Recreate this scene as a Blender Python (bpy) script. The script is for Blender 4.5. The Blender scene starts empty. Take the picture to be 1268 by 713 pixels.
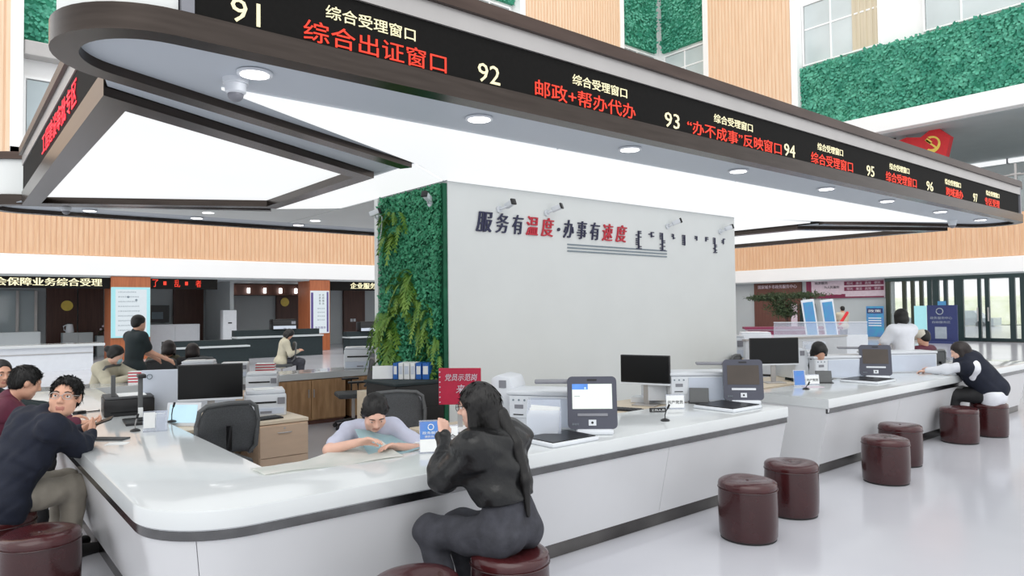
import bpy, bmesh, math, random
import numpy as np
from mathutils import Vector, Matrix, Euler
R_ = random.Random(7)
PI = math.pi
sc = bpy.context.scene
C = sc.collection

# ---------------------------------------------------------------- camera
cam_d = bpy.data.cameras.new('camera'); cam = bpy.data.objects.new('camera', cam_d); C.objects.link(cam)
cam_d.sensor_width = 36; cam_d.lens = 24.675; cam_d.clip_end = 300; cam_d.clip_start = 0.05
cam.matrix_world = Matrix.Translation((0, 0, 1.68)) @ Matrix((
    (0.7750155, -0.0098149, -0.6318659), (-0.6318418, -0.0298543, -0.7745222), (-0.0112620, 0.9995061, -0.0293390))).to_4x4()
sc.camera = cam
# ---------------------------------------------------------------- daylight through the atrium roof
w = bpy.data.worlds.new('sky'); sc.world = w; w.use_nodes = True
bg = w.node_tree.nodes['Background']; bg.inputs[0].default_value = (0.97, 0.985, 1.0, 1); bg.inputs[1].default_value = 1.15
sun_d = bpy.data.lights.new('soft_daylight', 'SUN'); sun_d.energy = 1.0; sun_d.angle = math.radians(60); sun_d.color = (1, 0.98, 0.95)
sun = bpy.data.objects.new('soft_daylight', sun_d); C.objects.link(sun); sun.rotation_euler = (math.radians(35), 0, math.radians(-40)); sun.location = (0, 0, 30)
sc.view_settings.view_transform = 'Standard'; sc.view_settings.look = 'None'
sc.view_settings.gamma = 1; sc.view_settings.use_curve_mapping = False
sc.view_settings.exposure = 0.1
sc.cycles.use_denoising = True
sc.cycles.max_bounces = 8; sc.cycles.diffuse_bounces = 4; sc.cycles.glossy_bounces = 3; sc.cycles.transparent_max_bounces = 12
sc.cycles.sample_clamp_indirect = 8; sc.cycles.caustics_reflective = False; sc.cycles.caustics_refractive = False

# ---------------------------------------------------------------- materials
def lin(h):
    h = h.lstrip('#'); r = []
    for i in (0, 2, 4):
        c = int(h[i:i+2], 16)/255
        r.append(c/12.92 if c <= 0.04045 else ((c+0.055)/1.055)**2.4)
    return r
M = {}
def mat(name, col, rough=0.5, metal=0.0, var=0.06, scale=8.0, bump=0.0, bscale=None, emit=0.0, stretch=(1, 1, 1), col2=None, coat=0.0, alpha=1.0, trans=0.0, detail=4, spec=0.5):
    m = bpy.data.materials.new(name); m.use_nodes = True; nt = m.node_tree; b = nt.nodes['Principled BSDF']
    c = lin(col)
    tc = nt.nodes.new('ShaderNodeTexCoord'); mp = nt.nodes.new('ShaderNodeMapping'); mp.inputs['Scale'].default_value = stretch
    nt.links.new(tc.outputs['Object'], mp.inputs[0])
    nz = nt.nodes.new('ShaderNodeTexNoise'); nz.inputs['Scale'].default_value = scale; nz.inputs['Detail'].default_value = detail
    nt.links.new(mp.outputs[0], nz.inputs[0])
    rp = nt.nodes.new('ShaderNodeValToRGB'); nt.links.new(nz.outputs[0], rp.inputs[0])
    a = lin(col2) if col2 else [min(1, x*(1+var)) for x in c]
    z = c if col2 else [x*(1-var) for x in c]
    rp.color_ramp.elements[0].position = 0.32; rp.color_ramp.elements[1].position = 0.68
    rp.color_ramp.elements[0].color = (*z, 1); rp.color_ramp.elements[1].color = (*a, 1)
    if emit:
        nt.links.new(rp.outputs[0], b.inputs['Emission Color']); b.inputs['Emission Strength'].default_value = emit
        b.inputs['Base Color'].default_value = (*[x*0.15 for x in c], 1)
    else:
        nt.links.new(rp.outputs[0], b.inputs['Base Color'])
    b.inputs['Roughness'].default_value = rough; b.inputs['Metallic'].default_value = metal
    b.inputs['Specular IOR Level'].default_value = spec
    b.inputs['Coat Weight'].default_value = coat
    if alpha < 1: b.inputs['Alpha'].default_value = alpha
    if trans: b.inputs['Transmission Weight'].default_value = trans
    if bump:
        n2 = nt.nodes.new('ShaderNodeTexNoise'); n2.inputs['Scale'].default_value = bscale or scale*4; n2.inputs['Detail'].default_value = 3
        nt.links.new(mp.outputs[0], n2.inputs[0])
        bp = nt.nodes.new('ShaderNodeBump'); bp.inputs['Strength'].default_value = bump; bp.inputs['Distance'].default_value = 0.01
        nt.links.new(n2.outputs[0], bp.inputs['Height']); nt.links.new(bp.outputs[0], b.inputs['Normal'])
    M[name] = m; return m
mat('floor_resin', '#bfc0c7', 0.15, var=0.03, scale=0.6, col2='#c7c8ce', spec=0.5)
mat('white_stone', '#d3d7d8', 0.14, var=0.02, scale=3, coat=0.3)
mat('white_panel', '#d3d4d6', 0.28, var=0.02, scale=2)
mat('white_paint', '#e7eae8', 0.55, var=0.015, scale=2)
mat('bright_paint', '#fbfbfa', 0.6, var=0.01, scale=1)
mat('grey_paint', '#b9c0c2', 0.6, var=0.03, scale=1)
mat('soffit_paint', '#c3cad2', 0.5, var=0.015, scale=1)
mat('counter_steel', '#6c6c6d', 0.22, 1.0, var=0.1, scale=3, stretch=(4, 4, 4))
mat('dark_steel', '#4b4440', 0.24, 1.0, var=0.12, scale=3, stretch=(1, 1, 12))
mat('brown_steel', '#574b46', 0.35, 1.0, var=0.15, scale=2, stretch=(1, 1, 6))
mat('toe_steel', '#6a6866', 0.25, 1.0, var=0.15, scale=4)
mat('silver', '#b9b6b4', 0.4, 0.6, var=0.04, scale=3)
mat('led_black', '#171615', 0.7, var=0.1, scale=40, spec=0.12)
mat('led_yellow', '#fff5c8', 0.5, emit=1.0, var=0.02)
mat('led_red', '#ff3c22', 0.5, emit=1.05, var=0.1)
mat('led_crimson', '#ff2a3c', 0.5, emit=1.4, var=0.1)
mat('light_panel', '#fbfdff', 0.6, emit=0.87, var=0.015, scale=0.7)
mat('lamp_glow', '#ffffff', 0.5, emit=5.0, var=0.0)
mat('wood_slat', '#e3b48b', 0.5, var=0.05, scale=3, stretch=(6, 6, 0.4), col2='#efc7a2')
mat('wood_pale', '#ecc9a6', 0.5, scale=3, stretch=(5, 5, 0.2), col2='#f6d9ba')
mat('wood_red', '#a45a36', 0.4, scale=4, stretch=(4, 4, 0.3), col2='#bb6e45')
mat('wood_dark', '#47291f', 0.45, scale=4, stretch=(5, 5, 0.3), col2='#55342a')
mat('wood_brown', '#5c3a31', 0.5, scale=4, stretch=(5, 5, 0.3), col2='#6c463c')
mat('wood_oak', '#9b7550', 0.45, scale=5, stretch=(3, 3, 0.5), col2='#c19a70', detail=8)
mat('desk_beige', '#dccdb6', 0.45, var=0.04, scale=4, stretch=(1, 5, 5))
mat('drawer_beige', '#cdb39b', 0.5, var=0.03, scale=6, stretch=(1, 1, 4))
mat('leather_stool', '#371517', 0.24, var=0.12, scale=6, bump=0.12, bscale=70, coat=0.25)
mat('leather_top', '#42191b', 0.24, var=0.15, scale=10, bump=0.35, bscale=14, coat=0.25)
mat('black_rubber', '#1c1b1c', 0.6, var=0.1)
mat('black_plastic', '#19191b', 0.35, var=0.08)
mat('screen_black', '#08090a', 0.3, var=0.05, spec=0.3)
mat('slate_plastic', '#4b4d5a', 0.3, var=0.04)
mat('grey_plastic', '#85868d', 0.4, var=0.05)
mat('grey_mesh', '#4a4c4e', 0.7, var=0.2, scale=120)
mat('chair_grey', '#5b5d5e', 0.45, var=0.05)
mat('white_plastic', '#dde1e6', 0.32, var=0.02)
mat('blue_white_plastic', '#cdd5e2', 0.3, var=0.02)
mat('paper', '#f1f3f2', 0.7, var=0.02, scale=20)
mat('map_paper', '#fcfbf7', 0.6, scale=9, col2='#f0f3ee', detail=6)
mat('map_blue', '#bfe0e8', 0.6, scale=9, col2='#d4ecef', detail=6)
mat('screen_white', '#e8f3ea', 0.3, emit=0.95, var=0.01)
mat('screen_blue', '#5b93e8', 0.3, emit=0.9, var=0.2, scale=12)
mat('screen_pale', '#bfe2f2', 0.3, emit=0.95, var=0.04, scale=8)
mat('screen_dim', '#4a413a', 0.3, var=0.1, scale=5)
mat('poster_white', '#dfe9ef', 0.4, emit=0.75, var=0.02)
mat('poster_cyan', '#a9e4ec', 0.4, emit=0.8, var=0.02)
mat('ink_grey', '#7f8d96', 0.6)
mat('ink_black', '#22232b', 0.5)
mat('ink_navy', '#26284a', 0.4)
mat('red_letter', '#c8283c', 0.4)
mat('red_sign', '#b3173c', 0.45, var=0.08, scale=14)
mat('flag_red', '#d8262e', 0.5, var=0.05)
mat('flag_side', '#8e1d2c', 0.5)
mat('flag_gold', '#f6d860', 0.4)
mat('blue_sign', '#4f8fd6', 0.4, var=0.1, scale=10, col2='#6f8ad0')
mat('navy_sign', '#2a3566', 0.45)
mat('cyan_sign', '#3f9fc0', 0.45, scale=3, col2='#5a80c0')
mat('blue_binder', '#2466b8', 0.4)
mat('maroon_sign', '#7b2547', 0.5)
mat('pink_sign', '#d5c4ce', 0.5)
mat('purple', '#5b4a8c', 0.5)
mat('acrylic', '#dfe6f4', 0.08, alpha=0.3, var=0.01)
mat('glass_pane', '#dfeaea', 0.03, alpha=0.16, var=0.01)
mat('window_glass', '#b3c0c4', 0.06, var=0.08, scale=0.5, spec=0.8)
mat('window_bright', '#cfd8d8', 0.1, var=0.1, scale=0.35, spec=0.8)
mat('curtain', '#d9cdb4', 0.8, var=0.06, scale=2, stretch=(6, 6, 0.2))
mat('door_frame', '#2b3b3c', 0.35, 0.4)
mat('dark_green_frame', '#33392f', 0.4, 0.3)
mat('leaf_teal', '#35957a', 0.55, scale=1.2, col2='#68c0a2', detail=8)
mat('leaf_ivy', '#27805a', 0.5, scale=5, col2='#4aa87c', detail=8)
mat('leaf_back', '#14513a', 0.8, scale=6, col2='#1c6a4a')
mat('leaf_back_far', '#2a8567', 0.8, scale=1, col2='#3b9a7a')
mat('leaf_fern', '#4d7f2a', 0.5, scale=8, col2='#7f9f3c')
mat('leaf_dark', '#2c3a22', 0.6, scale=8, col2='#3f5230')
mat('skin', '#d9a68c', 0.5, var=0.05, scale=14, bump=0.03)
mat('skin_pale', '#e0b4a0', 0.5, var=0.05, scale=14)
mat('lip', '#bd7f70', 0.45)
mat('eye_white', '#e9e6e2', 0.2)
mat('iris', '#1a1210', 0.15)
mat('hair_black', '#0a0807', 0.5, var=0.3, scale=60, stretch=(1, 1, 0.15), bump=0.3, bscale=150)
mat('hair_brown', '#1a0f0c', 0.5, var=0.3, scale=60, stretch=(1, 1, 0.15), bump=0.3, bscale=150)
mat('cloth_navy', '#101729', 0.8, var=0.12, scale=20, bump=0.15, bscale=60)
mat('cloth_black', '#17171a', 0.75, var=0.15, scale=20, bump=0.15)
mat('leather_black', '#0f1011', 0.34, var=0.25, scale=10, bump=0.8, bscale=16)
mat('denim_dark', '#3a3b42', 0.85, var=0.25, scale=16, bump=0.2, bscale=80)
mat('cloth_khaki', '#9d968a', 0.8, var=0.08, scale=12, bump=0.2, bscale=18)
mat('cloth_maroon', '#5a1c33', 0.65, var=0.12, scale=14, bump=0.2, bscale=18)
mat('cloth_beige', '#bdb7a2', 0.8, var=0.06, scale=14, bump=0.2, bscale=18)
mat('cloth_darkgreen', '#1f2b2e', 0.8, var=0.1, scale=14, bump=0.2)
mat('cloth_olive', '#4b4734', 0.8, var=0.1, scale=14)
mat('cloth_lilac', '#c3c6d8', 0.75, var=0.05, scale=14, bump=0.2, bscale=18)
mat('cloth_white', '#e2e4ea', 0.75, var=0.03, scale=14, bump=0.25, bscale=16)
mat('mask_blue', '#9fc3cf', 0.7)
mat('cap_cream', '#ded8c8', 0.8)
mat('plant_pot', '#7a3b2e', 0.5)
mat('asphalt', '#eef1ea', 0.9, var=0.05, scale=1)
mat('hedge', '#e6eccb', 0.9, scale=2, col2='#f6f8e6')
mat('car_paint', '#a9b4b8', 0.2)
mat('grey_text', '#9aa4ae', 0.6)

# ---------------------------------------------------------------- mesh helpers
def new():
    return bmesh.new()
def box(bm, x0, x1, y0, y1, z0, z1, bevel=0.0, seg=2, rot=None, piv=None):
    r = bmesh.ops.create_cube(bm, size=1.0)
    vs = r['verts']
    for v in vs:
        v.co = Vector((x0+(v.co.x+.5)*(x1-x0), y0+(v.co.y+.5)*(y1-y0), z0+(v.co.z+.5)*(z1-z0)))
    if rot is not None:
        p = Vector(piv) if piv else Vector(((x0+x1)/2, (y0+y1)/2, (z0+z1)/2))
        m = Euler(rot).to_matrix()
        for v in vs: v.co = p + m @ (v.co-p)
    if bevel:
        es = list({e for v in vs for e in v.link_edges})
        bmesh.ops.bevel(bm, geom=es, offset=bevel, segments=seg, affect='EDGES', profile=0.5)
    return bm
def cyl(bm, p0, p1, r0, r1=None, n=12, caps=True):
    p0 = Vector(p0); p1 = Vector(p1); r1 = r0 if r1 is None else r1
    d = p1-p0; L = d.length
    q = d.to_track_quat('Z', 'Y').to_matrix().to_4x4()
    bmesh.ops.create_cone(bm, cap_ends=caps, segments=n, radius1=r0, radius2=r1, depth=L, matrix=Matrix.Translation((p0+p1)/2) @ q)
    return bm
def tube(bm, pts, r, n=8):
    pts = [Vector(p) for p in pts]; rings = []
    up = Vector((0, 0, 1))
    for i, p in enumerate(pts):
        t = (pts[min(i+1, len(pts)-1)]-pts[max(i-1, 0)]).normalized()
        a = t.cross(up)
        if a.length < 1e-3: a = t.cross(Vector((1, 0, 0)))
        a.normalize(); b = t.cross(a)
        rr = r[i] if isinstance(r, (list, tuple)) else r
        rings.append([bm.verts.new(p+(a*math.cos(2*PI*k/n)+b*math.sin(2*PI*k/n))*rr) for k in range(n)])
    for i in range(len(rings)-1):
        for k in range(n):
            bm.faces.new((rings[i][k], rings[i][(k+1) % n], rings[i+1][(k+1) % n], rings[i+1][k]))
    bm.faces.new(rings[0][::-1]); bm.faces.new(rings[-1])
    return bm
def lathe(bm, prof, n=32, c=(0, 0), sx=1, sy=1):
    rings = []
    for r, z in prof:
        rings.append([bm.verts.new((c[0]+sx*r*math.cos(2*PI*k/n), c[1]+sy*r*math.sin(2*PI*k/n), z)) for k in range(n)])
    for i in range(len(rings)-1):
        for k in range(n):
            bm.faces.new((rings[i][k], rings[i][(k+1) % n], rings[i+1][(k+1) % n], rings[i+1][k]))
    bm.faces.new(rings[0][::-1]); bm.faces.new(rings[-1])
    return bm
def prism(bm, poly, z0, z1, poly_top=None):
    pt = poly_top or poly
    a = [bm.verts.new((p[0], p[1], z0)) for p in poly]; b = [bm.verts.new((p[0], p[1], z1)) for p in pt]
    n = len(a)
    for i in range(n):
        bm.faces.new((a[i], a[(i+1) % n], b[(i+1) % n], b[i]))
    bm.faces.new(a[::-1]); bm.faces.new(b)
    return bm
def sphere(bm, c, r, u=16, v=10, s=(1, 1, 1)):
    m = Matrix.Translation(c) @ Matrix.Diagonal((s[0], s[1], s[2], 1))
    bmesh.ops.create_uvsphere(bm, u_segments=u, v_segments=v, radius=r, matrix=m)
    return bm
def strip(bm, outer, inner, z0, z1):
    """closed solid between two open paths of equal length"""
    return prism(bm, list(outer)+list(inner)[::-1], z0, z1)
def offset(path, d):
    """offset an open 2D path to its left by d"""
    out = []
    n = len(path)
    for i in range(n):
        a = Vector(path[max(i-1, 0)]); b = Vector(path[i]); c = Vector(path[min(i+1, n-1)])
        ns = []
        for p, q in ((a, b), (b, c)):
            t = q-p
            if t.length > 1e-6:
                t.normalize(); ns.append(Vector((-t.y, t.x)))
        m = sum(ns, Vector((0, 0))); m.normalize()
        k = 1/max(0.3, m.dot(ns[0]))
        out.append((b.x+m.x*d*k, b.y+m.y*d*k))
    return out
def obj(name, bm, material, parent=None, smooth=False, label=None, loc=None):
    me = bpy.data.meshes.new(name)
    bmesh.ops.recalc_face_normals(bm, faces=bm.faces)
    bm.to_mesh(me); bm.free()
    me.materials.append(M[material] if isinstance(material, str) else material)
    o = bpy.data.objects.new(name, me); C.objects.link(o)
    if smooth:
        me.shade_smooth()
        try: me.set_sharp_from_angle(angle=math.radians(38))
        except Exception: pass
    if parent is not None: o.parent = parent
    if label: o['label'] = label
    if loc is not None: o.location = loc
    return o
def tag(o, label=None, cat=None, group=None, kind=None):
    if label: o['label'] = label
    if cat: o['category'] = cat
    if group: o['group'] = group
    if kind: o['kind'] = kind
    return o
def thing(name, label, cat, loc=(0, 0, 0), rz=0, group=None):
    o = bpy.data.objects.new(name, None); C.objects.link(o); o.empty_display_size = 0.05
    o.location = loc; o.rotation_euler = (0, 0, rz)
    return tag(o, label, cat, group)
def struct(name, bm, m, parent=None, smooth=False, label=None):
    o = obj(name, bm, m, parent, smooth)
    if parent is None: o['kind'] = 'structure'
    if label: o['label'] = label
    return o
def kids(o):
    return [c for c in KIDS if c.parent == o]
def copy_tree(o, loc, rz, label, group=None):
    r = o.copy(); C.objects.link(r); r.location = loc; r.rotation_euler = (0, 0, rz)
    r['label'] = label
    if group: r['group'] = group
    for ch in [c for c in C.objects if c.parent == o]:
        c = ch.copy(); C.objects.link(c); c.parent = r
        for g in [x for x in C.objects if x.parent == ch]:
            d = g.copy(); C.objects.link(d); d.parent = c
    return r
def box_obj(name, m, parent, *b, bevel=0.0, **k):
    return obj(name, box(new(), *b, bevel=bevel), m, parent, smooth=bevel > 0, **k)
def text_mesh(body, w, h=None, depth=0.004, font_off=0.0, shear=0.0, center=False):
    """flat lettering in the XZ plane (read from -Y), lower left corner at the origin, fitted to w x h"""
    cu = bpy.data.curves.new('lettering', 'FONT'); cu.body = body; cu.size = 1; cu.shear = shear; cu.offset = 0.0
    cu.resolution_u = 2
    o = bpy.data.objects.new('lettering', cu); C.objects.link(o)
    dg = bpy.context.evaluated_depsgraph_get()
    me = bpy.data.meshes.new_from_object(o.evaluated_get(dg))
    bpy.data.objects.remove(o); bpy.data.curves.remove(cu)
    bm = bmesh.new(); bm.from_mesh(me); bpy.data.meshes.remove(me)
    bm.normal_update()
    xs = [v.co.x for v in bm.verts]; ys = [v.co.y for v in bm.verts]
    x0, x1, y0, y1 = min(xs), max(xs), min(ys), max(ys)
    kx = w/(x1-x0); ky = (h/(y1-y0)) if h else kx
    for v in bm.verts:
        v.co = Vector(((v.co.x-x0)*kx-(w/2 if center else 0), 0, (v.co.y-y0)*ky))
    if font_off:
        for dx in (font_off, ):
            g_ = bmesh.ops.duplicate(bm, geom=bm.verts[:]+bm.edges[:]+bm.faces[:])['geom']
            for e in g_:
                if isinstance(e, bmesh.types.BMVert): e.co.x += dx*w/max(1, len(body)); e.co.y -= .0006
    r = bmesh.ops.extrude_face_region(bm, geom=bm.faces[:])
    for e in r['geom']:
        if isinstance(e, bmesh.types.BMVert): e.co.y -= depth
    return bm
def lettering(body, m, parent, loc, w, h=None, rz=0.0, rx=0.0, name='lettering', **k):
    o = obj(name, text_mesh(body, w, h, **k), m, parent)
    o.location = loc; o.rotation_euler = (rx, 0, rz)
    return o
# ================================================================ the setting
YB, XR = 28.3, 35.5          # faces of the back and right galleries
struct('floor', box(new(), -14, 62, -10, 42, -0.2, 0.0), 'floor_resin')
def leafy(name, m, parent, u0, u1, z0, z1, plane, n, size, depth, seed, kind='stuff', ell=False):
    """a panel of small leaves (joined, nobody could count them); plane = ('x'|'y', value, sign of outward normal)"""
    r = np.random.RandomState(seed)
    ax, val, sg = plane
    u = r.uniform(u0, u1, n); z = r.uniform(z0, z1, n)
    d = r.uniform(0.1, 1, n)**1.2*depth*(0.6+0.4*np.sin(u*1.7)*np.cos(z*2.3+u))
    P = np.stack([u, z, d], 1)
    th = r.uniform(0, 2*PI, n); s = size*r.uniform(.6, 1.25, n)
    du = np.stack([np.cos(th), np.sin(th), r.uniform(.1, .9, n)], 1)*s[:, None]
    dv = np.stack([-np.sin(th), np.cos(th), r.uniform(-.5, .5, n)], 1)*s[:, None]*0.42
    V = np.stack([P, P+du*.5+dv, P+du, P+du*.5-dv], 1).reshape(-1, 3)
    W = np.zeros_like(V); W[:, 2] = V[:, 1]
    if ax == 'x': W[:, 1] = V[:, 0]; W[:, 0] = val+sg*V[:, 2]
    else: W[:, 0] = V[:, 0]; W[:, 1] = val+sg*V[:, 2]
    me = bpy.data.meshes.new(name); k = n*4
    me.vertices.add(k); me.vertices.foreach_set('co', W.ravel())
    me.loops.add(k); me.loops.foreach_set('vertex_index', np.arange(k, dtype=np.int32))
    me.polygons.add(n); me.polygons.foreach_set('loop_start', np.arange(0, k, 4, dtype=np.int32)); me.polygons.foreach_set('loop_total', np.full(n, 4, dtype=np.int32))
    me.update(); me.validate(); me.materials.append(M[m])
    o = bpy.data.objects.new(name, me); C.objects.link(o); o['kind'] = kind
    if parent is not None: o.parent = parent
    return o
def slats(name, m, u0, u1, pitch, z0, z1, plane, parent):
    bm = new(); ax, val, sg = plane; u = u0
    while u < u1:
        a, b = (val, val+sg*0.035)
        lo, hi = min(a, b), max(a, b)
        if ax == 'y': box(bm, u, u+pitch*.72, lo, hi, z0, z1)
        else: box(bm, lo, hi, u, u+pitch*.72, z0, z1)
        u += pitch
    o = obj(name, bm, m, parent); o['kind'] = 'stuff'; return o

# ---- back side (Y = 28.3)
gb = struct('wall_back', box(new(), -14, 36.5, YB+0.4, YB+0.7, 5.4, 24), 'bright_paint')
struct('trim_1', box(new(), -14, 35.4, YB-0.1, YB+6, 3.0, 3.68, bevel=0.03), 'bright_paint', label='white gallery edge band above the back counters')
wb = struct('wall_gallery_back', box(new(), -14, 35.5, YB, YB+0.4, 3.68, 5.4), 'wood_pale', label='slatted pale wood gallery parapet on the back side')
slats('slat_cladding', 'wood_slat', -3, 35.3, 0.16, 3.7, 5.38, ('y', YB, -1), wb)
struct('trim_2', box(new(), -14, 2.4, YB+0.1, YB+0.4, 5.42, 6.5), 'bright_paint')
struct('trim_3', box(new(), -14, 2.45, YB-0.05, YB+0.4, 6.5, 6.9, bevel=0.02), 'brown_steel')
def pilaster(name, plane, a, b, z0, z1, t=0.36):
    """wood clad pier with a white frame either side"""
    if plane == 'y':
        o = struct(name, box(new(), a, b, YB-0.25, YB+0.4, z0, z1), 'wood_pale')
        slats('slat_cladding', 'wood_pale', a+.04, b-.04, 0.22, z0+.02, z1, ('y', YB-.25, -1), o)
        for x in (a-t, b): obj('frame_strip', box(new(), x, x+t, YB-0.3, YB+0.4, z0, z1, bevel=.02), 'bright_paint', o)
    else:
        o = struct(name, box(new(), XR-0.25, XR+0.4, a, b, z0, z1), 'wood_pale')
        slats('slat_cladding', 'wood_pale', a+.04, b-.04, 0.22, z0+.02, z1, ('x', XR-.25, -1), o)
        for y in (a-t, b): obj('frame_strip', box(new(), XR-0.3, XR+0.4, y, y+t, z0, z1, bevel=.02), 'bright_paint', o)
    return o
pilaster('wall_pier_back', 'y', 24.0, 31.45, 5.42, 24)
pilaster('wall_pier_right', 'x', 19.33, 24.5, 10.1, 24)
o = struct('wall_pier_left', box(new(), -4, 1.72, YB-0.25, YB+0.4, 6.92, 24), 'wood_pale')
slats('slat_cladding', 'wood_pale', -3.9, 1.7, 0.22, 6.94, 24, ('y', YB-.25, -1), o)
obj('frame_strip', box(new(), 1.72, 2.08, YB-.3, YB+.4, 6.92, 24, bevel=.02), 'bright_paint', o)
obj('frame_strip', box(new(), 1.72, 6.0, YB-.3, YB+.4, 6.92, 7.2, bevel=.02), 'bright_paint', o)
# green leaf bands and windows on the back side
def green(name, u0, u1, z0, z1, plane, n, size=.17, seed=1):
    ax, val, sg = plane
    bm = new()
    if ax == 'y': box(bm, u0, u1, val-.02, val+.2, z0, z1)
    else: box(bm, val-.02, val+.2, u0, u1, z0, z1)
    o = struct(name, bm, 'leaf_back_far'); leafy('leaf', 'leaf_teal', o, u0, u1, z0, z1, plane, n, size, .16, seed); return o
green('wall_green_1', 2.1, 10, 10.9, 14.2, ('y', YB+.2, -1), 2500, seed=3)
green('wall_green_2', 31.85, 35.4, 17.9, 23, ('y', YB+.2, -1), 1600, seed=4)
green('wall_green_3', 24.9, 28.3, 17.9, 23, ('x', XR+.2, -1), 1600, seed=5)
green('wall_green_4', 4, 18.95, 10.98, 14.3, ('x', XR+.1, -1), 9000, seed=6)
green('wall_green_5', 24.9, 28.3, 10.98, 14.3, ('x', XR+.1, -1), 900, seed=7)
green('wall_green_6', 10, 23.6, 17.9, 23, ('y', YB+.2, -1), 4000, seed=8)
nwin = [0]
def window(plane, u0, u1, z0, z1, mull=(), trans=(), glass='window_bright', fw=0.09, curt=None):
    nwin[0] += 1
    ax, val = plane
    def B(bm, a, b, c, d, e=-.06, f=.12):
        if ax == 'y': return box(bm, a, b, val+e, val+f, c, d)
        return box(bm, val+e, val+f, a, b, c, d)
    bm = new()
    for a, b, c, d in ((u0, u0+fw, z0, z1), (u1-fw, u1, z0, z1), (u0+fw, u1-fw, z0, z0+fw), (u0+fw, u1-fw, z1-fw, z1)): B(bm, a, b, c, d)
    o = obj('window_%d' % nwin[0], bm, 'bright_paint'); o['kind'] = 'structure'
    ms = [u0+fw]+list(mull)+[u1-fw]
    for q in mull: obj('mullion', B(new(), q-.04, q+.04, z0+fw, z1-fw, -.04, .08), 'bright_paint', o)
    for t in trans:
        for i in range(len(ms)-1): obj('transom', B(new(), ms[i]+.04, ms[i+1]-.04, t-.04, t+.04, -.03, .07), 'bright_paint', o)
    zs = [z0+fw]+list(trans)+[z1-fw]
    for i in range(len(ms)-1):
        for j in range(len(zs)-1):
            obj('pane', B(new(), ms[i]+.03, ms[i+1]-.03, zs[j]+.03, zs[j+1]-.03, .0, .03), glass, o)
    if curt:
        bm = new()
        k = curt[0]
        while k < curt[1]:
            B(bm, k, k+.1, z0+fw, z1-fw, -.02-.02*math.sin(k*40), .0); k += .1
        obj('curtain', bm, 'curtain', o)
    return o
window(('y', YB+.3), 2.1, 9.5, 7.2, 9.75, mull=(4.2, 6.4), trans=(), glass='window_glass')
window(('y', YB+.3), 31.9, 35.3, 14.5, 17.7, mull=(33.6,), trans=(16.6,))
window(('x', XR+.3), 24.95, 28.2, 14.5, 17.7, mull=(26.6,), trans=(16.6,))
window(('x', XR+.3), 14.95, 18.95, 14.45, 17.8, mull=(17.4,), trans=(16.4,), curt=(15.0, 16.3))
window(('x', XR+.3), 5.5, 13.0, 14.45, 17.8, mull=(8.5, 11.4), trans=(16.4,))
window(('y', YB+.3), 12, 23.4, 14.5, 17.7, mull=(14, 16, 18, 20, 22), trans=(16.6,))
struct('trim_4', box(new(), 2.1, 9.9, YB-.15, YB+.4, 10.35, 10.85, bevel=.03), 'silver')
# ---- right side (X = 35.5)
struct('wall_right', box(new(), XR+.4, XR+.7, 0, 28.9, 10.1, 24), 'bright_paint')
struct('trim_5', box(new(), XR-.1, XR+7, -4, 28.4, 3.0, 3.68, bevel=.03), 'bright_paint', label='white gallery edge band above the glass entrance')
wr = struct('wall_gallery_right', box(new(), XR, XR+.4, -4, 28.3, 3.68, 5.55), 'wood_pale', label='pale wood gallery parapet above the glass entrance')
slats('slat_cladding', 'wood_slat', 5, 28.1, 0.2, 3.7, 5.53, ('x', XR, -1), wr)
struct('trim_6', box(new(), XR-.12, XR+.5, 0, 28.4, 10.08, 10.95, bevel=.03), 'bright_paint')
struct('ceiling_gallery', box(new(), XR+.4, 49.5, 0, 33, 10.05, 10.25), 'grey_paint')
struct('wall_corridor', box(new(), 48.9, 49.2, 0, 33, 3.6, 10.05), 'grey_paint')
struct('floor_gallery', box(new(), XR+.4, 49, 0, 33, 3.7, 3.9), 'grey_paint')
o = thing('light_strip', 'long white light strip under the gallery ceiling right of the red emblem sign', 'light', (48, 0, 9.8))
for i, y in enumerate(np.arange(6, 25, 2.4)):
    obj('tube_light', box(new(), -.15, .15, y, y+2.3, 0, .22), 'lamp_glow' if i < 0 else 'light_panel', o)
    obj('bracket', box(new(), -.2, .2, y+2.31, y+2.38, -.05, .24), 'grey_plastic', o)
# glass railing above the right parapet
o = thing('glass_railing', 'clear glass railing with steel posts above the wooden parapet by the entrance', 'railing', (XR+.15, 0, 5.55))
for k in range(7):
    y = 2.5+k*1.75
    obj('pane', box(new(), -.01, .01, y+.06, y+1.69, .05, 1.55), 'glass_pane', o)
    p = obj('post', box(new(), -.04, .04, y-.04, y+.04, 0, 2.1), 'silver', o)
    obj('clamp', box(new(), -.06, .06, y-.2, y+.2, 1.62, 1.68), 'silver', p)
obj('handrail', cyl(new(), (0, 2.4, 1.62), (0, 15, 1.62), .035), 'silver', o)
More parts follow.
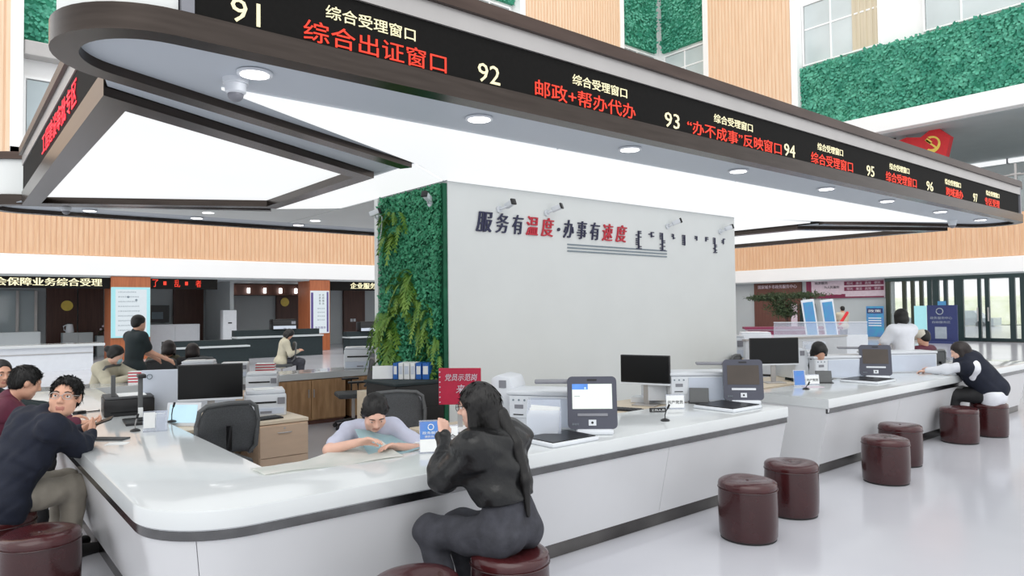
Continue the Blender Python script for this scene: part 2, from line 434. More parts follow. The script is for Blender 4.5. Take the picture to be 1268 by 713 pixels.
# ---- rooms under the back gallery
struct('ceiling_back_room', box(new(), -14, 42, YB, 34.5, 2.94, 3.0), 'grey_paint')
struct('ceiling_right_room', box(new(), XR-.05, 42, -4, YB, 2.94, 3.0), 'grey_paint')
struct('wall_back_room', box(new(), -14, 42, 33.6, 33.9, 0, 2.95), 'grey_paint')
bw = thing('wall_panelling', 'dark brown wooden wall panels at the back of the service rooms', 'panelling', (0, 33.5, 0))
for x0, x1 in ((3.3, 4.35), (4.4, 5.3), (8.0, 9.25), (12.6, 13.8), (13.85, 15.2), (16.1, 17.3)):
    obj('panel', box(new(), x0, x1, -.08, .08, 0, 2.9, bevel=.01), 'wood_dark', bw)
struct('window_20', box(new(), -3, 3.0, 33.45, 33.55, .9, 2.6), 'window_glass')
for x in (-1.4, .1, 1.6, 2.35, 2.95): obj('mullion', box(new(), x-.05, x+.05, 33.38, 33.46, .9, 2.6), 'silver', bpy.data.objects['window_20'])
struct('wall_partition', box(new(), 9.35, 9.5, 30.0, 33.5, 0, 2.94), 'grey_paint')
o = struct('trim_7', box(new(), 9.5, 14.5, 31.6, 33.4, 2.42, 2.9), 'wood_dark', label='dark ceiling beam with small spotlights over the counters')
for i in range(6):
    x = 9.9+i*.72
    obj('spot_light', cyl(new(), (x, 31.5, 2.5), (x, 31.5, 2.72), .06, n=10), 'lamp_glow', o)
# piers with a lit notice and a poster
p1 = struct('wall_pier_1', box(new(), 4.7, 5.98, YB-.05, YB+1.2, 0, 2.98, bevel=.01), 'wood_red', label='red brown wooden pier carrying the lit notice screen')
p2 = struct('wall_pier_2', box(new(), 12.07, 12.97, YB-.05, YB+1.2, 0, 2.98, bevel=.01), 'wood_red', label='red brown wooden pier carrying the purple poster')
t = thing('notice_screen', 'pale blue lit notice screen on the red brown pier behind the standing man', 'screen', (5.33, YB-.06, 0))
obj('frame', box(new(), -.63, .62, -.09, 0, .8, 2.6, bevel=.01), 'poster_cyan', t)
obj('display', box(new(), -.5, .5, -.1, -.085, .86, 2.52), 'poster_white', t)
r = random.Random(3)
for k in range(9):
    z = 2.4-k*.17
    lettering('办事指南流程说明申请材料受理'[k % 4:k % 4+10], 'ink_grey', t, (-.42, -.1, z), .5+.3*r.random(), .05, depth=.002)
for x, z in ((-.1, 2.25), (.16, 2.14)): obj('mark', cyl(new(), (x, -.1, z), (x, -.11, z), .04, n=14), 'ink_grey', t)
t = thing('wall_poster', 'white and purple poster on the wooden pier right of the seated reading woman', 'poster', (12.5, YB-.06, 0))
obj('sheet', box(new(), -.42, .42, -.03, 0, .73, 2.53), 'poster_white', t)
obj('band', prism(new(), [(-.40, -.035), (-.30, -.035), (-.30, -.03), (-.40, -.03)], .78, 2.45), 'purple', t)
obj('band', box(new(), .30, .38, -.036, -.03, .78, 2.48), 'purple', t)
for x in (-.05, .1): 
    for k, ch in enumerate('优质服务'): lettering(ch, 'ink_black', t, (x, -.032, 2.3-k*.12), .09, .09, depth=.002)
for k in range(4): lettering('服务指南', 'ink_grey', t, (-.12, -.032, 1.75-k*.16), .34, .05, depth=.002)
lettering('政务服务', 'purple', t, (-.22, -.032, .92), .48, .1, depth=.002)
# LED strips under the gallery edge
def led_strip(label, x0, x1, body, m, tx0, tx1, z=2.63, h=.27, spaced=False):
    t = thing('led_strip', label, 'led sign', (0, YB+.1, 0))
    obj('housing', box(new(), x0, x1, -.08, .06, 2.55, 2.935), 'led_black', t)
    if not spaced: lettering(body, m, t, (tx0, -.085, z), tx1-tx0, h, font_off=.06)
    else:
        for i, (ch, k) in enumerate(zip(body, spaced)):
            lettering(ch, m, t, (tx0+(tx1-tx0)*i/(len(body)-1), -.085, z+(h-h*k)/2), h*.75*k, h*k)
led_strip('black sign strip with yellow characters at the far left above the white counter', -4, 4.68, '社会保障业务综合受理', 'led_yellow', 1.02, 4.42)
led_strip('black sign strip with red marks right of the lit notice pier', 6.0, 8.35, '了一乱一者', 'led_red', 6.05, 7.55, spaced=(1, .5, 1, .5, 1))
led_strip('black sign strip with pale yellow characters beside the ivy wall', 13.0, 22, '企业服务区', 'led_yellow', 13.95, 15.5)

# ---- right side ground floor: walls, banner, glass entrance
struct('wall_entrance', box(new(), 36.0, 36.3, 14.8, 28.5, 0, 2.95), 'grey_paint')
struct('wall_brown', box(new(), 35.85, 36.0, 19.4, 22.2, 0, 2.94), 'wood_brown')
t = thing('wall_sign', 'pale raised lettering on the brown wall behind the pine plant', 'sign', (35.8, 21.9, 2.62))
lettering('国家城乡市政务服务中心'[:11], 'pink_sign', t, (0, 0, 0), 2.3, .2, rz=-PI/2, depth=.02)
t = thing('banner', 'long maroon and pink banner on the grey wall left of the glass entrance', 'banner', (35.95, 19.15, 2.03))
obj('sheet', box(new(), -.03, 0, -4.05, 0, 0, .95), 'pink_sign', t)
for z in (.08, .36, .64)[1:]: obj('band', box(new(), -.04, -.03, -4.0, -2.05, z, z+.2, bevel=.0), 'maroon_sign', t)
obj('band', box(new(), -.04, -.03, -4.0, -.05, .0, .07), 'maroon_sign', t)
obj('band', box(new(), -.04, -.03, -.3, -.02, .0, .95), 'maroon_sign', t)
for i, wd in enumerate(('阳光', '廉洁', '高效', '便民')):
    lettering(wd, 'pink_sign', t, (-.045, -2.2-i*.45, .67), .3, .14, rz=-PI/2, depth=.004)
    lettering(wd, 'pink_sign', t, (-.045, -2.2-i*.45, .39), .3, .14, rz=-PI/2, depth=.004)
lettering('政务服务', 'ink_black', t, (-.04, -.5, .72), .7, .15, rz=-PI/2, depth=.004)
lettering('为人民服务', 'ink_black', t, (-.04, -1.0, .5), .8, .14, rz=-PI/2, depth=.004)
bm = new()
for k in range(9): prism(bm, [(-.045, -.3-k*.2), (-.035, -.3-k*.2), (-.035, -.5-k*.2), (-.045, -.5-k*.2)], .07, .12+.1*abs(math.sin(k*1.7)))
obj('mountain_motif', bm, 'maroon_sign', t)
# glass entrance
de = thing('glass_entrance', 'tall glass entrance screen with dark green metal uprights and doors', 'entrance', (XR, 0, 0))
ent = [(14.78, .2), (14.05, .16), (13.68, .15), (13.3, .15), (12.95, .18), (12.68, .25), (12.28, .15), (11.75, .36), (10.95, .12), (10.65, .16), (9.72, .2), (9.35, .16), (8.0, .2), (6.2, .2), (4.4, .2), (2.4, .2)]
for y, wd in ent:
    obj('upright', box(new(), -.06, .1, y-wd/2, y+wd/2, .02, 2.88), 'dark_green_frame' if y > 13 else 'door_frame', de)
for i in range(len(ent)-1):
    a, b = ent[i], ent[i+1]
    y1 = a[0]-a[1]/2; y0 = b[0]+b[1]/2
    obj('pane', box(new(), .0, .02, y0, y1, .12, 2.8), 'glass_pane', de)
    if i > 5: obj('bottom_rail', box(new(), -.04, .08, y0, y1, .02, .16), 'door_frame', de)
obj('head_beam', box(new(), -.08, .14, 2.2, 14.9, 2.78, 2.94), 'door_frame', de)
for y in (11.0, 10.6): 
    obj('handle', cyl(new(), (-.12, y, .9), (-.12, y, 1.5), .03), 'silver', de)
struct('trim_8', box(new(), XR-.12, XR+.2, 0, 14.9, 0, .02), 'toe_steel')
# street outside
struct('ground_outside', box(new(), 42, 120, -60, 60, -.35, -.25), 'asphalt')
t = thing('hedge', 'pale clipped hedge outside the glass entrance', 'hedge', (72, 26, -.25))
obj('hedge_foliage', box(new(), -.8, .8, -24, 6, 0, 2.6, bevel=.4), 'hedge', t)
for i, (y, lab) in enumerate(((15.5, 'grey car parked outside left of the entrance door'), (21, 'pale car parked outside behind the blue entrance board'))):
    t = thing('car', lab, 'car', (60, y+4, -.25))
    bd = obj('car_body', prism(new(), [(-.9, -2.1), (.9, -2.1), (.9, 2.1), (-.9, 2.1)], .3, .85), 'car_paint', t)
    obj('cabin', prism(new(), [(-.85, -1.3), (.85, -1.3), (.85, 1.2), (-.85, 1.2)], .85, 1.4, [(-.7, -.8), (.7, -.8), (.7, .7), (-.7, .7)]), 'window_glass', t)
    for sx in (-.9, .9):
        for sy in (-1.3, 1.3): obj('wheel', cyl(new(), (sx-.1, sy, .32), (sx+.1, sy, .32), .32, n=20), 'black_rubber', t)

# ---- emblem sign and exit sign hanging under the upper gallery
t = thing('emblem_sign', 'red ribbon shaped sign with golden hammer and sickle under the gallery', 'sign', (37.2, 14.8, 8.6))
poly = [(0, .15), (0, 1.22), (.45, 1.32), (1.1, 1.2), (1.75, 1.62), (2.4, 1.0), (2.1, -.25), (1.2, .05), (.6, .18)]
bm = new(); prism(bm, [(p[0], p[1]) for p in poly], -.2, .2)
for v in bm.verts: v.co = Vector((v.co.z, -v.co.x, v.co.y))
obj('ribbon', bm, 'flag_red', t)
bm = new()
a0 = [(.42*math.cos(a), .42*math.sin(a)) for a in np.linspace(-2.3, 1.9, 22)]
a1 = [(.07+.27*math.cos(a)-.02, .27*math.sin(a)+.05) for a in np.linspace(-2.2, 1.9, 22)]
for i in range(21):
    q = [a0[i], a0[i+1], a1[i+1], a1[i]]
    v = [bm.verts.new((-.22, -p[0]-1.55, p[1]+.75)) for p in q]; bm.faces.new(v)
box(bm, -.23, -.21, -1.63, -1.55, .4, 1.12, rot=(math.radians(-45), 0, 0))
box(bm, -.23, -.21, -1.62, -1.3, .88, 1.02, rot=(math.radians(45), 0, 0))
box(bm, -.23, -.21, -1.3, -1.2, .2, .4, rot=(math.radians(-45), 0, 0))
obj('hammer_and_sickle', bm, 'flag_gold', t)
for y in (-.4, -1.75): obj('hanger', cyl(new(), (0, y, 1.1), (0, y, 1.45), .015, n=6), 'grey_plastic', t)
t = thing('exit_sign', 'small dark hanging exit sign left of the red emblem sign', 'sign', (37, 15.35, 9.75))
obj('box', box(new(), -.06, .06, -.5, 0, 0, .24), 'black_plastic', t)
lettering('←出口→', 'white_plastic', t, (-.065, -.05, .06), .4, .11, rz=-PI/2)
obj('hanger', cyl(new(), (0, -.25, .24), (0, -.25, .3), .012, n=6), 'grey_plastic', t)
# ================================================================ suspended canopy ring with LED fascias
CX, CY = 6.88, 7.0
Y0 = 3.38
def mx(p): return (2*CX-p[0], p[1])
def my(p): return (p[0], 2*CY-p[1])
def arc(c, r, a0, a1, n=18): return [(c[0]+r*math.cos(math.radians(a0+(a1-a0)*i/n)), c[1]+r*math.sin(math.radians(a0+(a1-a0)*i/n))) for i in range(n+1)]
NOSE = arc((.83, Y0+.45), .45, 270, 115.5)         # front line -> diagonal
cp = thing('suspended_canopy', 'large suspended canopy with dark steel edges and lit sign fascia over the counters', 'canopy', (0, 0, 2.9))
def cbox(name, m, *b, **k): return obj(name, box(new(), *b, **k), m, cp)
# front edge (right to left) then the nose and the diagonal
q_front = [mx(p) for p in NOSE][::-1]               # right end: diagonal -> front
front = NOSE                                        # left end: front -> diagonal
DL = (3.16, 5.42)
edge_front = [mx(DL)]+q_front+front+[DL]            # open path, interior on the left? (checked by sign below)
def band(path, d0, d1, z0, z1, m, name, parent=cp, smooth=True):
    return obj(name, strip(new(), offset(path, d0), offset(path, d1), z0, z1), m, parent, smooth=smooth)
# interior lies to the left of the path right->left along the front? front runs -x, its left is -y (outside)
IN = -1
edge_back = [my(p) for p in edge_front][::-1]
for path in (edge_front, edge_back):
    band(path, 0, IN*.12, .03, .15, 'dark_steel', 'steel_edge')
# white body behind the rounded ends, above the steel band
for P_ in (NOSE+[DL], ([mx(p) for p in NOSE]+[mx(DL)])[::-1]):
    for Q_ in (P_, [my(p) for p in P_][::-1]):
        band(Q_, IN*.03, IN*.1, .151, .555, 'white_paint', 'rounded_body'); band(Q_, 0, IN*.1, .556, .64, 'brown_steel', 'top_edge')
# LED fascia on the long sides
for yy, s in ((Y0, 1), (2*CY-Y0, -1)):
    def B(name, m, x0, x1, d0, d1, z0, z1):
        a, b = sorted((yy+s*d0, yy+s*d1)); return cbox(name, m, x0, x1, a, b, z0, z1)
    B('led_panel', 'led_black', .9, 12.82, .015, .12, .151, .44)
    B('silver_band', 'silver', .9, 12.86, .0, .12, .441, .555)
    B('top_edge', 'brown_steel', .9, 12.86, -.03, .12, .556, .64)
    B('end_trim', 'grey_plastic', .84, .895, .0, .12, .151, .67)
    B('end_trim', 'grey_plastic', 12.865, 12.91, .0, .12, .151, .67)
# soffit and top
def hour(inset=.12):
    L = offset(edge_front, IN*inset); K = offset(edge_back, IN*inset)
    return L+K
obj('soffit', prism(new(), hour(), .08, .13), 'soffit_paint', cp)
obj('roof_cover', prism(new(), hour(.11), .6, .63), 'grey_paint', cp)
def lp(poly, m='light_panel', lab=None):
    return obj('light_panel' if m == 'light_panel' else 'soffit_panel', prism(new(), poly, .062, .079), m, cp)
g = .012
lp([(1.25, 4.17), (3.9-g, 4.17), (3.9-g, 5.82), (3.3, 5.32)])
lp([(3.26, 5.33), (3.9-g, 5.84), (3.9-g, 8.16), (3.26, 8.67)])
lp([(3.9+g, 4.17), (6.43-g, 4.17), (6.43-g, 5.80), (3.9+g, 5.80)]); lp([(6.43+g, 4.17), (8.96-g, 4.17), (8.96-g, 5.80), (6.43+g, 5.80)])
lp([(8.96+g, 4.17), (12.3, 4.17), (10.5, 5.3), (8.96+g, 5.82)])
lp([(8.96+g, 5.84), (10.5, 5.5), (10.5, 8.5), (8.96+g, 8.16)])
for p in ([(1.5, 9.9), (3.9-g, 9.9), (3.9-g, 8.25), (3.4, 8.5)], [(3.9+g, 9.9), (6.43-g, 9.9), (6.43-g, 7.3), (3.9+g, 7.3)], [(6.43+g, 9.9), (8.96-g, 9.9), (8.96-g, 7.3), (6.43+g, 7.3)], [(8.96+g, 9.9), (12.3, 9.9), (10.4, 8.5), (8.96+g, 8.25)]):
    lp(p[::-1], 'white_paint')
# side frames (trapezoid light boxes)
def side(mir):
    f = (lambda p: mx(p)) if mir else (lambda p: p)
    c = [f(p) for p in ((.70, 4.46), (3.10, 5.80), (3.10, 8.20), (.70, 9.54))]
    ctr = Vector((sum(p[0] for p in c)/4, sum(p[1] for p in c)/4))
    t = thing('side_canopy', ('left' if not mir else 'right')+' trapezoid canopy frame with lit ceiling '+('and red lettered fascia at the left end' if not mir else 'at the far right end of the counters'), 'canopy', (0, 0, 2.9))
    inn = [f(p) for p in ((.86, 4.74), (2.94, 5.90), (2.94, 8.10), (.86, 9.26))]
    for i in range(4):
        a, b, ai, bi = c[i], c[(i+1) % 4], inn[i], inn[(i+1) % 4]
        obj('steel_edge', prism(new(), [a, b, bi, ai], 0, .15), 'dark_steel', t)
    obj('light_panel', prism(new(), [tuple(Vector(p)*.995+ctr*.005) for p in inn], .07, .1), 'light_panel', t)
    obj('roof_cover', prism(new(), c, .58, .6), 'grey_paint', t)
    x = c[0][0]; s = 1 if not mir else -1
    def B(name, m, d0, d1, y0, y1, z0, z1):
        a, b = sorted((x+s*d0, x+s*d1)); return obj(name, box(new(), a, b, y0, y1, z0, z1), m, t)
    B('led_panel', 'led_black', .01, .1, 4.5, 9.5, .151, .44)
    B('silver_band', 'silver', 0, .1, 4.48, 9.52, .441, .555)
    B('top_edge', 'brown_steel', -.03, .1, 4.48, 9.52, .556, .64)
    for i in (0, 2):
        a, b, ai, bi = c[i], c[(i+1) % 4], inn[i], inn[(i+1) % 4]
        m = lambda p, q, k: (p[0]+(q[0]-p[0])*k, p[1]+(q[1]-p[1])*k)
        obj('side_panel', prism(new(), [m(a, b, .0), m(a, b, .99), m(bi, ai, .01), m(ai, a, .3)], .151, .16), 'grey_paint', t)
    if not mir:
        lettering('工程建设审批专区', 'led_crimson', t, (.705, 7.55, .2), 2.05, .19, rz=-PI/2)
    return t
side(False); side(True)
# connecting grey plates between the main canopy and the side frames
for mir in (0, 1):
    for b in (0, 1):
        poly = [(.66, 4.22), (3.1, 5.36), (3.1, 5.79), (.72, 4.46)]
        if mir: poly = [mx(p) for p in poly]
        if b: poly = [my(p) for p in poly]
        obj('link_plate', prism(new(), poly, .055, .06), 'soffit_paint', cp)
# red and yellow window texts
nums = [('91', 1.06, 1.20), ('92', 2.52, 2.69), ('93', 4.30, 4.48), ('94', 6.03, 6.22), ('95', 7.70, 7.88), ('96', 9.30, 9.50), ('97', 10.88, 11.04)]
for s_, a, b in nums:
    lettering(s_, 'led_yellow', cp, (a, Y0+.014, .165), b-a, .115)
for a, b in ((1.54, 2.08), (3.32, 3.87), (4.94, 5.51), (6.65, 7.17), (8.27, 8.80), (9.89, 10.43), (11.39, 11.94)):
    lettering('综合受理窗口', 'led_yellow', cp, (a, Y0+.014, .30), b-a, .072)
for s_, a, b in (('综合出证窗口', 1.42, 2.29), ('邮政+帮办代办', 2.98, 3.96), ('“办不成事”反映窗口', 4.58, 5.98), ('综合受理窗口', 6.52, 7.38), ('综合受理窗口', 8.17, 9.0), ('跨域通办', 9.92, 10.5), ('专区受理', 11.33, 11.94)):
    lettering(s_, 'led_red', cp, (a, Y0+.014, .158), b-a, .11)
# downlights
def downlight(x, y, lab, r=.075):
    t = thing('downlight', lab, 'ceiling light', (x, y, 2.975))
    bm = new(); lathe(bm, [(r, -.012), (r+.018, -.012), (r+.02, 0), (r, 0)], n=24); obj('rim', bm, 'white_plastic', t, smooth=True)
    obj('lens', cyl(new(), (0, 0, -.014), (0, 0, -.002), r, n=24), 'lamp_glow', t)
ordn = ['first', 'second', 'third', 'fourth', 'fifth', 'sixth', 'seventh', 'eighth']
for x, l in zip((1.233, 2.654, 4.09, 5.546, 7.15, 8.6, 10.2, 11.7), ordn): downlight(x*1.066, 3.80, l+' downlight from the rounded end in the front canopy edge')
for (x, y), l in zip(((1.45, 10.15), (2.72, 10.15), (4.16, 10.15), (5.6, 10.15)), ('first', 'second', 'third', 'fourth')): downlight(x, y, l+' downlight from the left in the far canopy edge', .07)
for (x, y), l in zip(((2.685, 9.5), (4.141, 9.5), (8.8, 9.5)), ('left', 'middle', 'right')): downlight(x, y, l+' downlight set in the grey ceiling panel at the back', .07)
# dome cameras
def dome(x, y, lab):
    t = thing('dome_camera', lab, 'camera', (x, y, 2.98))
    obj('mount', lathe(new(), [(.062, -.03), (.068, -.03), (.07, 0), (.0, 0)][:3], n=24), 'white_plastic', t, smooth=True)
    obj('collar', lathe(new(), [(.045, -.085), (.055, -.075), (.058, -.03), (.04, -.03)], n=24), 'white_plastic', t, smooth=True)
    obj('dome', sphere(new(), (0, 0, -.09), .043, s=(1, 1, .9)), 'grey_plastic', t, smooth=True)
dome(1.27, 3.98, 'white dome camera hanging by the first canopy downlight')
dome(12.2, 4.1, 'white dome camera under the far right canopy end')
dome(1.15, 9.75, 'small white dome camera under the far left canopy beam')

# ================================================================ central wall block
wl = struct('wall_block', box(new(), 3.95, 8.97, 5.85, 7.18, 0, 2.979, bevel=.004), 'white_paint', label='white block wall in the middle of the counter island')
obj('edge_strip', box(new(), 3.86, 3.95, 7.14, 7.22, 0, 2.95), 'white_paint', wl)
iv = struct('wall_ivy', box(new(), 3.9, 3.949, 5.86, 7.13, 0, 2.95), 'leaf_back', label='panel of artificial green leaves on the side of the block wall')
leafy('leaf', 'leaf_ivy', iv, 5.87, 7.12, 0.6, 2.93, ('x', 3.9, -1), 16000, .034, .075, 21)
tx = thing('wall_slogan', 'slogan of black and red brush characters on the white block wall', 'lettering', (0, 5.846, 0))
zt = 2.485
for ch, a, b, c in (('服', 4.29, 4.50, 'ink_navy'), ('务', 4.55, 4.72, 'ink_navy'), ('有', 4.78, 4.93, 'ink_navy'), ('温', 4.97, 5.14, 'red_letter'), ('度', 5.19, 5.38, 'red_letter'), ('·', 5.44, 5.48, 'ink_navy'),
                    ('办', 5.53, 5.69, 'ink_navy'), ('事', 5.75, 5.91, 'ink_navy'), ('有', 5.97, 6.13, 'ink_navy'), ('速', 6.17, 6.36, 'red_letter'), ('度', 6.41, 6.61, 'red_letter')):
    lettering(ch, c, tx, (a, 0, zt if ch != '·' else zt+.07), b-a, .21 if ch != '·' else .04, shear=.18, font_off=.05, depth=.012)
r = random.Random(5)
for x, wd, h in ((6.78, .12, .22), (7.03, .12, .07), (7.25, .12, .22), (7.5, .08, .07), (7.72, .12, .14), (8.0, .10, .06), (8.2, .12, .06), (8.42, .10, .2), (8.63, .09, .08)):
    bm = new(); zc = zt+.16
    box(bm, x+wd*.42, x+wd*.58, -.012, 0, zc-h, zc)
    k = 0
    while k < h-.02:
        s_ = r.choice((-1, 1))
        box(bm, x+wd*.5, x+wd*(.5+.42*s_), -.012, 0, zc-k-.012, zc-k-.0) if s_ > 0 else box(bm, x+wd*.08, x+wd*.5, -.012, 0, zc-k-.012, zc-k)
        k += .024
    if h > .15: box(bm, x+wd*.1, x+wd*.95, -.012, 0, zc-h-.012, zc-h)
    o = obj('vertical_script', bm, 'ink_navy', tx)
t = thing('wall_lines', 'three thin dark horizontal lines under the slogan on the white wall', 'wall stripes', (5.6, 5.848, 2.33))
for z in (0, .038, .076): obj('line', box(new(), 0, 1.8, -.008, 0, z, z+.014), 'ink_grey', t)
def bullet_cam(loc, rz, lab, tilt=-.35, wallrz=0.0, k=.75):
    t = thing('bullet_camera', lab, 'camera', loc, wallrz)
    obj('base_plate', cyl(new(), (0, 0, 0), (0, -.02, 0), .036, n=20), 'white_plastic', t)
    obj('bracket', tube(new(), [(0, -.02, 0), (.01, -.04, .005), (.035, -.06, .02), (.06, -.07, .03)], .012), 'white_plastic', t, smooth=True)
    b = new(); box(b, -.03, .03, -.055, .055, -.028, .028, bevel=.01)
    h = obj('housing', b, 'white_plastic', t, smooth=True); h.location = (.075, -.09, .05); h.rotation_euler = (tilt, 0, rz)
    f = obj('front_glass', box(new(), -.034, .034, -.075, -.054, -.032, .034, bevel=.006), 'black_plastic', h, smooth=True)
bullet_cam((4.60, 5.848, 2.735), .1, 'white bullet camera with black front above the second slogan character')
bullet_cam((5.28, 5.848, 2.75), .5, 'white bullet camera above the red slogan characters')
bullet_cam((7.42, 5.848, 2.74), .8, 'white bullet camera above the vertical script, left of the wall corner')
bullet_cam((8.6, 5.848, 2.74), 1.1, 'white bullet camera nearest the right corner of the white wall')
bullet_cam((3.88, 6.05, 2.76), .5, 'white bullet camera at the top of the leaf wall', wallrz=-PI/2)
bullet_cam((3.86, 7.12, 2.72), 2.4, 'white bullet camera on the far corner of the leaf wall', wallrz=-PI/2)
t = thing('cable', 'thin white cable looping down from the camera on the leaf wall', 'cable', (3.86, 7.1, 2.7))
obj('cord', tube(new(), [(-.02, -.05, .05), (-.05, -.15, .02), (-.06, -.16, -.12), (-.05, -.08, -.3), (-.04, .0, -.36)], .006, n=6), 'white_plastic', t)
# ferns on the leaf wall
def frond_cluster(name, label, cat, loc, n, L, seed, m='leaf_fern', droop=1.0, out=(-1, 0), wid=.05, group=None, jit=.08):
    t = thing(name, label, cat, loc, group=group); r = random.Random(seed)
    for k in range(n):
        a = r.uniform(-1.45, 1.45); el = r.uniform(-.2, 1.0); ln = L*r.uniform(.5, 1.1)
        d = Vector((out[0]*math.cos(a)-out[1]*math.sin(a), out[0]*math.sin(a)+out[1]*math.cos(a), 0))
        lat = Vector((-out[1], out[0], 0)); o_ = lat*r.uniform(-jit, jit)+Vector((0, 0, r.uniform(-jit, jit)))
        pts = [o_+d*ln*.5*q+lat*(math.sin(a)*ln*.35*q)+Vector((0, 0, ln*(el*q-droop*1.1*q*q))) for q in [i/9 for i in range(10)]]
        bm = new(); sv = [bm.verts.new(p) for p in pts]
        for i in range(1, 10):
            td = (pts[i]-pts[i-1]).normalized(); sd = td.cross(Vector((d.x*.3, d.y*.3, 1))).normalized()
            wv = wid*ln*4*math.sin(PI*(.15+.8*i/10))
            for s_ in (-1, 1):
                q = pts[i]+sd*s_*wv+td*wv*.5+Vector((0, 0, -.15*wv))
                bm.faces.new((sv[i-1], bm.verts.new((pts[i-1]+q)/2-td*ln*.01), bm.verts.new(q), sv[i]))
        obj('frond', bm, m, t)
    return t
for i, (y, z, n, L, lab) in enumerate(((6.75, 2.62, 14, .35, 'yellow green fern tuft high on the leaf wall'), (6.5, 1.95, 16, .36, 'large drooping fern in the middle of the leaf wall'), (6.2, 1.62, 14, .3, 'fern tuft right of centre on the leaf wall'),
                                   (6.95, 1.5, 18, .4, 'dark fern on the left edge of the leaf wall'), (5.98, 1.3, 12, .26, 'yellowish fern tuft above the blue binders'), (6.8, 1.12, 14, .38, 'fern low on the leaf wall behind the binders'), (6.6, 1.75, 12, .3, 'fern tuft just below the large drooping fern'))):
    frond_cluster('fern', lab, 'plant', (3.85, y, z), n*2, L*.8, 40+i, 'leaf_fern', jit=.16)
# ================================================================ counters
TOPZ = .76
def cut_params(path, cuts):
    P_ = [Vector(p) for p in path]; L = [0]
    for i in range(1, len(P_)): L.append(L[-1]+(P_[i]-P_[i-1]).length)
    out = [0.0]
    for c in cuts:
        if .1 < c < L[-1]-.1:
            i = max(k for k in range(len(L)) if L[k] <= c); out.append(i+(c-L[i])/(L[i+1]-L[i]))
    return out+[float(len(P_)-1)]
def pieces(path, prm):
    P_ = [Vector(p) for p in path]
    def at(s):
        i = min(int(s), len(P_)-2); return P_[i].lerp(P_[i+1], s-i)
    return [[tuple(at(a))]+[tuple(P_[i]) for i in range(len(P_)) if a+1e-4 < i < b-1e-4]+[tuple(at(b))] for a, b in zip(prm[:-1], prm[1:])]
def loft(bm, po, pi, qo, qi, z0, z1):
    """solid between bottom outer/inner paths (po, pi) and top ones (qo, qi)"""
    return prism(bm, list(po)+list(pi)[::-1], z0, z1, list(qo)+list(qi)[::-1])
def counter(label, path, depth, cuts, ends=(), inner=None, seg_top=True):
    """path: outer (public) edge, office side lies to the left when walking it"""
    t = thing('service_counter', label, 'counter')
    inn = inner or offset(path, depth)
    # worktop with a small rounded front edge
    e0 = offset(path, .006)
    bm = new()
    rings = [(path_, z) for path_, z in ((offset(path, .008), .665), (offset(path, .0), .673), (offset(path, .0), .75), (offset(path, .003), .757), (offset(path, .012), .76))]
    base = None; allr = []
    for p_, z in rings: allr.append([bm.verts.new((x, y, z)) for x, y in p_])
    n = len(path)
    for i in range(len(allr)-1):
        for k in range(n-1): bm.faces.new((allr[i][k], allr[i][k+1], allr[i+1][k+1], allr[i+1][k]))
    ib = [bm.verts.new((x, y, .665)) for x, y in inn]; it = [bm.verts.new((x, y, .76)) for x, y in inn]
    m = len(ib)
    for k in range(m-1): bm.faces.new((ib[k+1], ib[k], it[k], it[k+1]))
    bm.faces.new([v for v in allr[-1]]+it[::-1]); bm.faces.new([v for v in allr[0]][::-1]+ib)
    bm.faces.new([r_[0] for r_ in allr]+[it[0], ib[0]]); bm.faces.new([r_[-1] for r_ in allr][::-1]+[ib[-1], it[-1]])
    obj('worktop', bm, 'white_stone', t, smooth=True)
    prm = cut_params(path, cuts)
    def scaled(d): return pieces(offset(path, d), prm)
    a1, a2 = scaled(.012), scaled(.03)
    for u, v in zip(a1, a2): obj('steel_strip', strip(new(), u, v, .618, .664), 'counter_steel', t, smooth=True)
    # slanted front panels: same number of points is guaranteed because every offset keeps the vertices
    to, ti, bo, bi = scaled(.022), scaled(.05), scaled(.135), scaled(.17)
    for k in range(len(to)):
        def trim(p_):
            p_ = [Vector(x) for x in p_]; p_[0] = p_[0]+(p_[1]-p_[0]).normalized()*.002; p_[-1] = p_[-1]+(p_[-2]-p_[-1]).normalized()*.002
            return [tuple(x) for x in p_]
        obj('panel', loft(new(), trim(bo[k]), trim(bi[k]), trim(to[k]), trim(ti[k]), .1, .617), 'white_panel', t, smooth=True)
    for u, v in zip(scaled(.15), scaled(.17)): obj('toe_strip', strip(new(), u, v, 0.002, .099), 'toe_steel', t, smooth=True)
    for e in ends: obj('end_panel', e, 'white_panel', t)
    return t
XL = .735; YF = 3.385
corner = arc((XL+.45, YF+.45), .45, 180, 270, 14)
pathA = [(XL, 9.96), (XL, 7.5), (XL, 5.6)]+corner+[(2.4, YF), (4.2, YF), (5.98, YF)]
innA = [(5.98, 4.18), (1.49, 4.18), (1.49, 9.96)][::-1]
eA = prism(new(), [(5.95, 3.53), (5.975, 3.53), (5.975, 4.15), (5.95, 4.15)], .0, .664, [(5.95, 3.41), (5.975, 3.41), (5.975, 4.15), (5.95, 4.15)])
mod = prism(new(), [(1.44, 4.16), (5.97, 4.16), (5.97, 4.18), (1.44, 4.18)], .02, .664)
mod2 = prism(new(), [(1.46, 4.19), (1.48, 4.19), (1.48, 9.98), (1.46, 9.98)], .02, .664)
cA = counter('white stone topped counter with rounded near corner where the leather jacket woman sits', pathA, .78, (1.7, 3.3, 4.9, 6.55, 8.25, 9.95), ends=(eA, mod, mod2), inner=innA)
cornB = arc((13.42-.45, YF+.45), .45, 270, 360, 14)
pathB = [(6.73, YF), (8.6, YF), (10.6, YF)]+cornB+[(13.42, 6.5), (13.42, 10)]
innB = [(6.73, 4.25), (12.64, 4.25), (12.64, 10)]
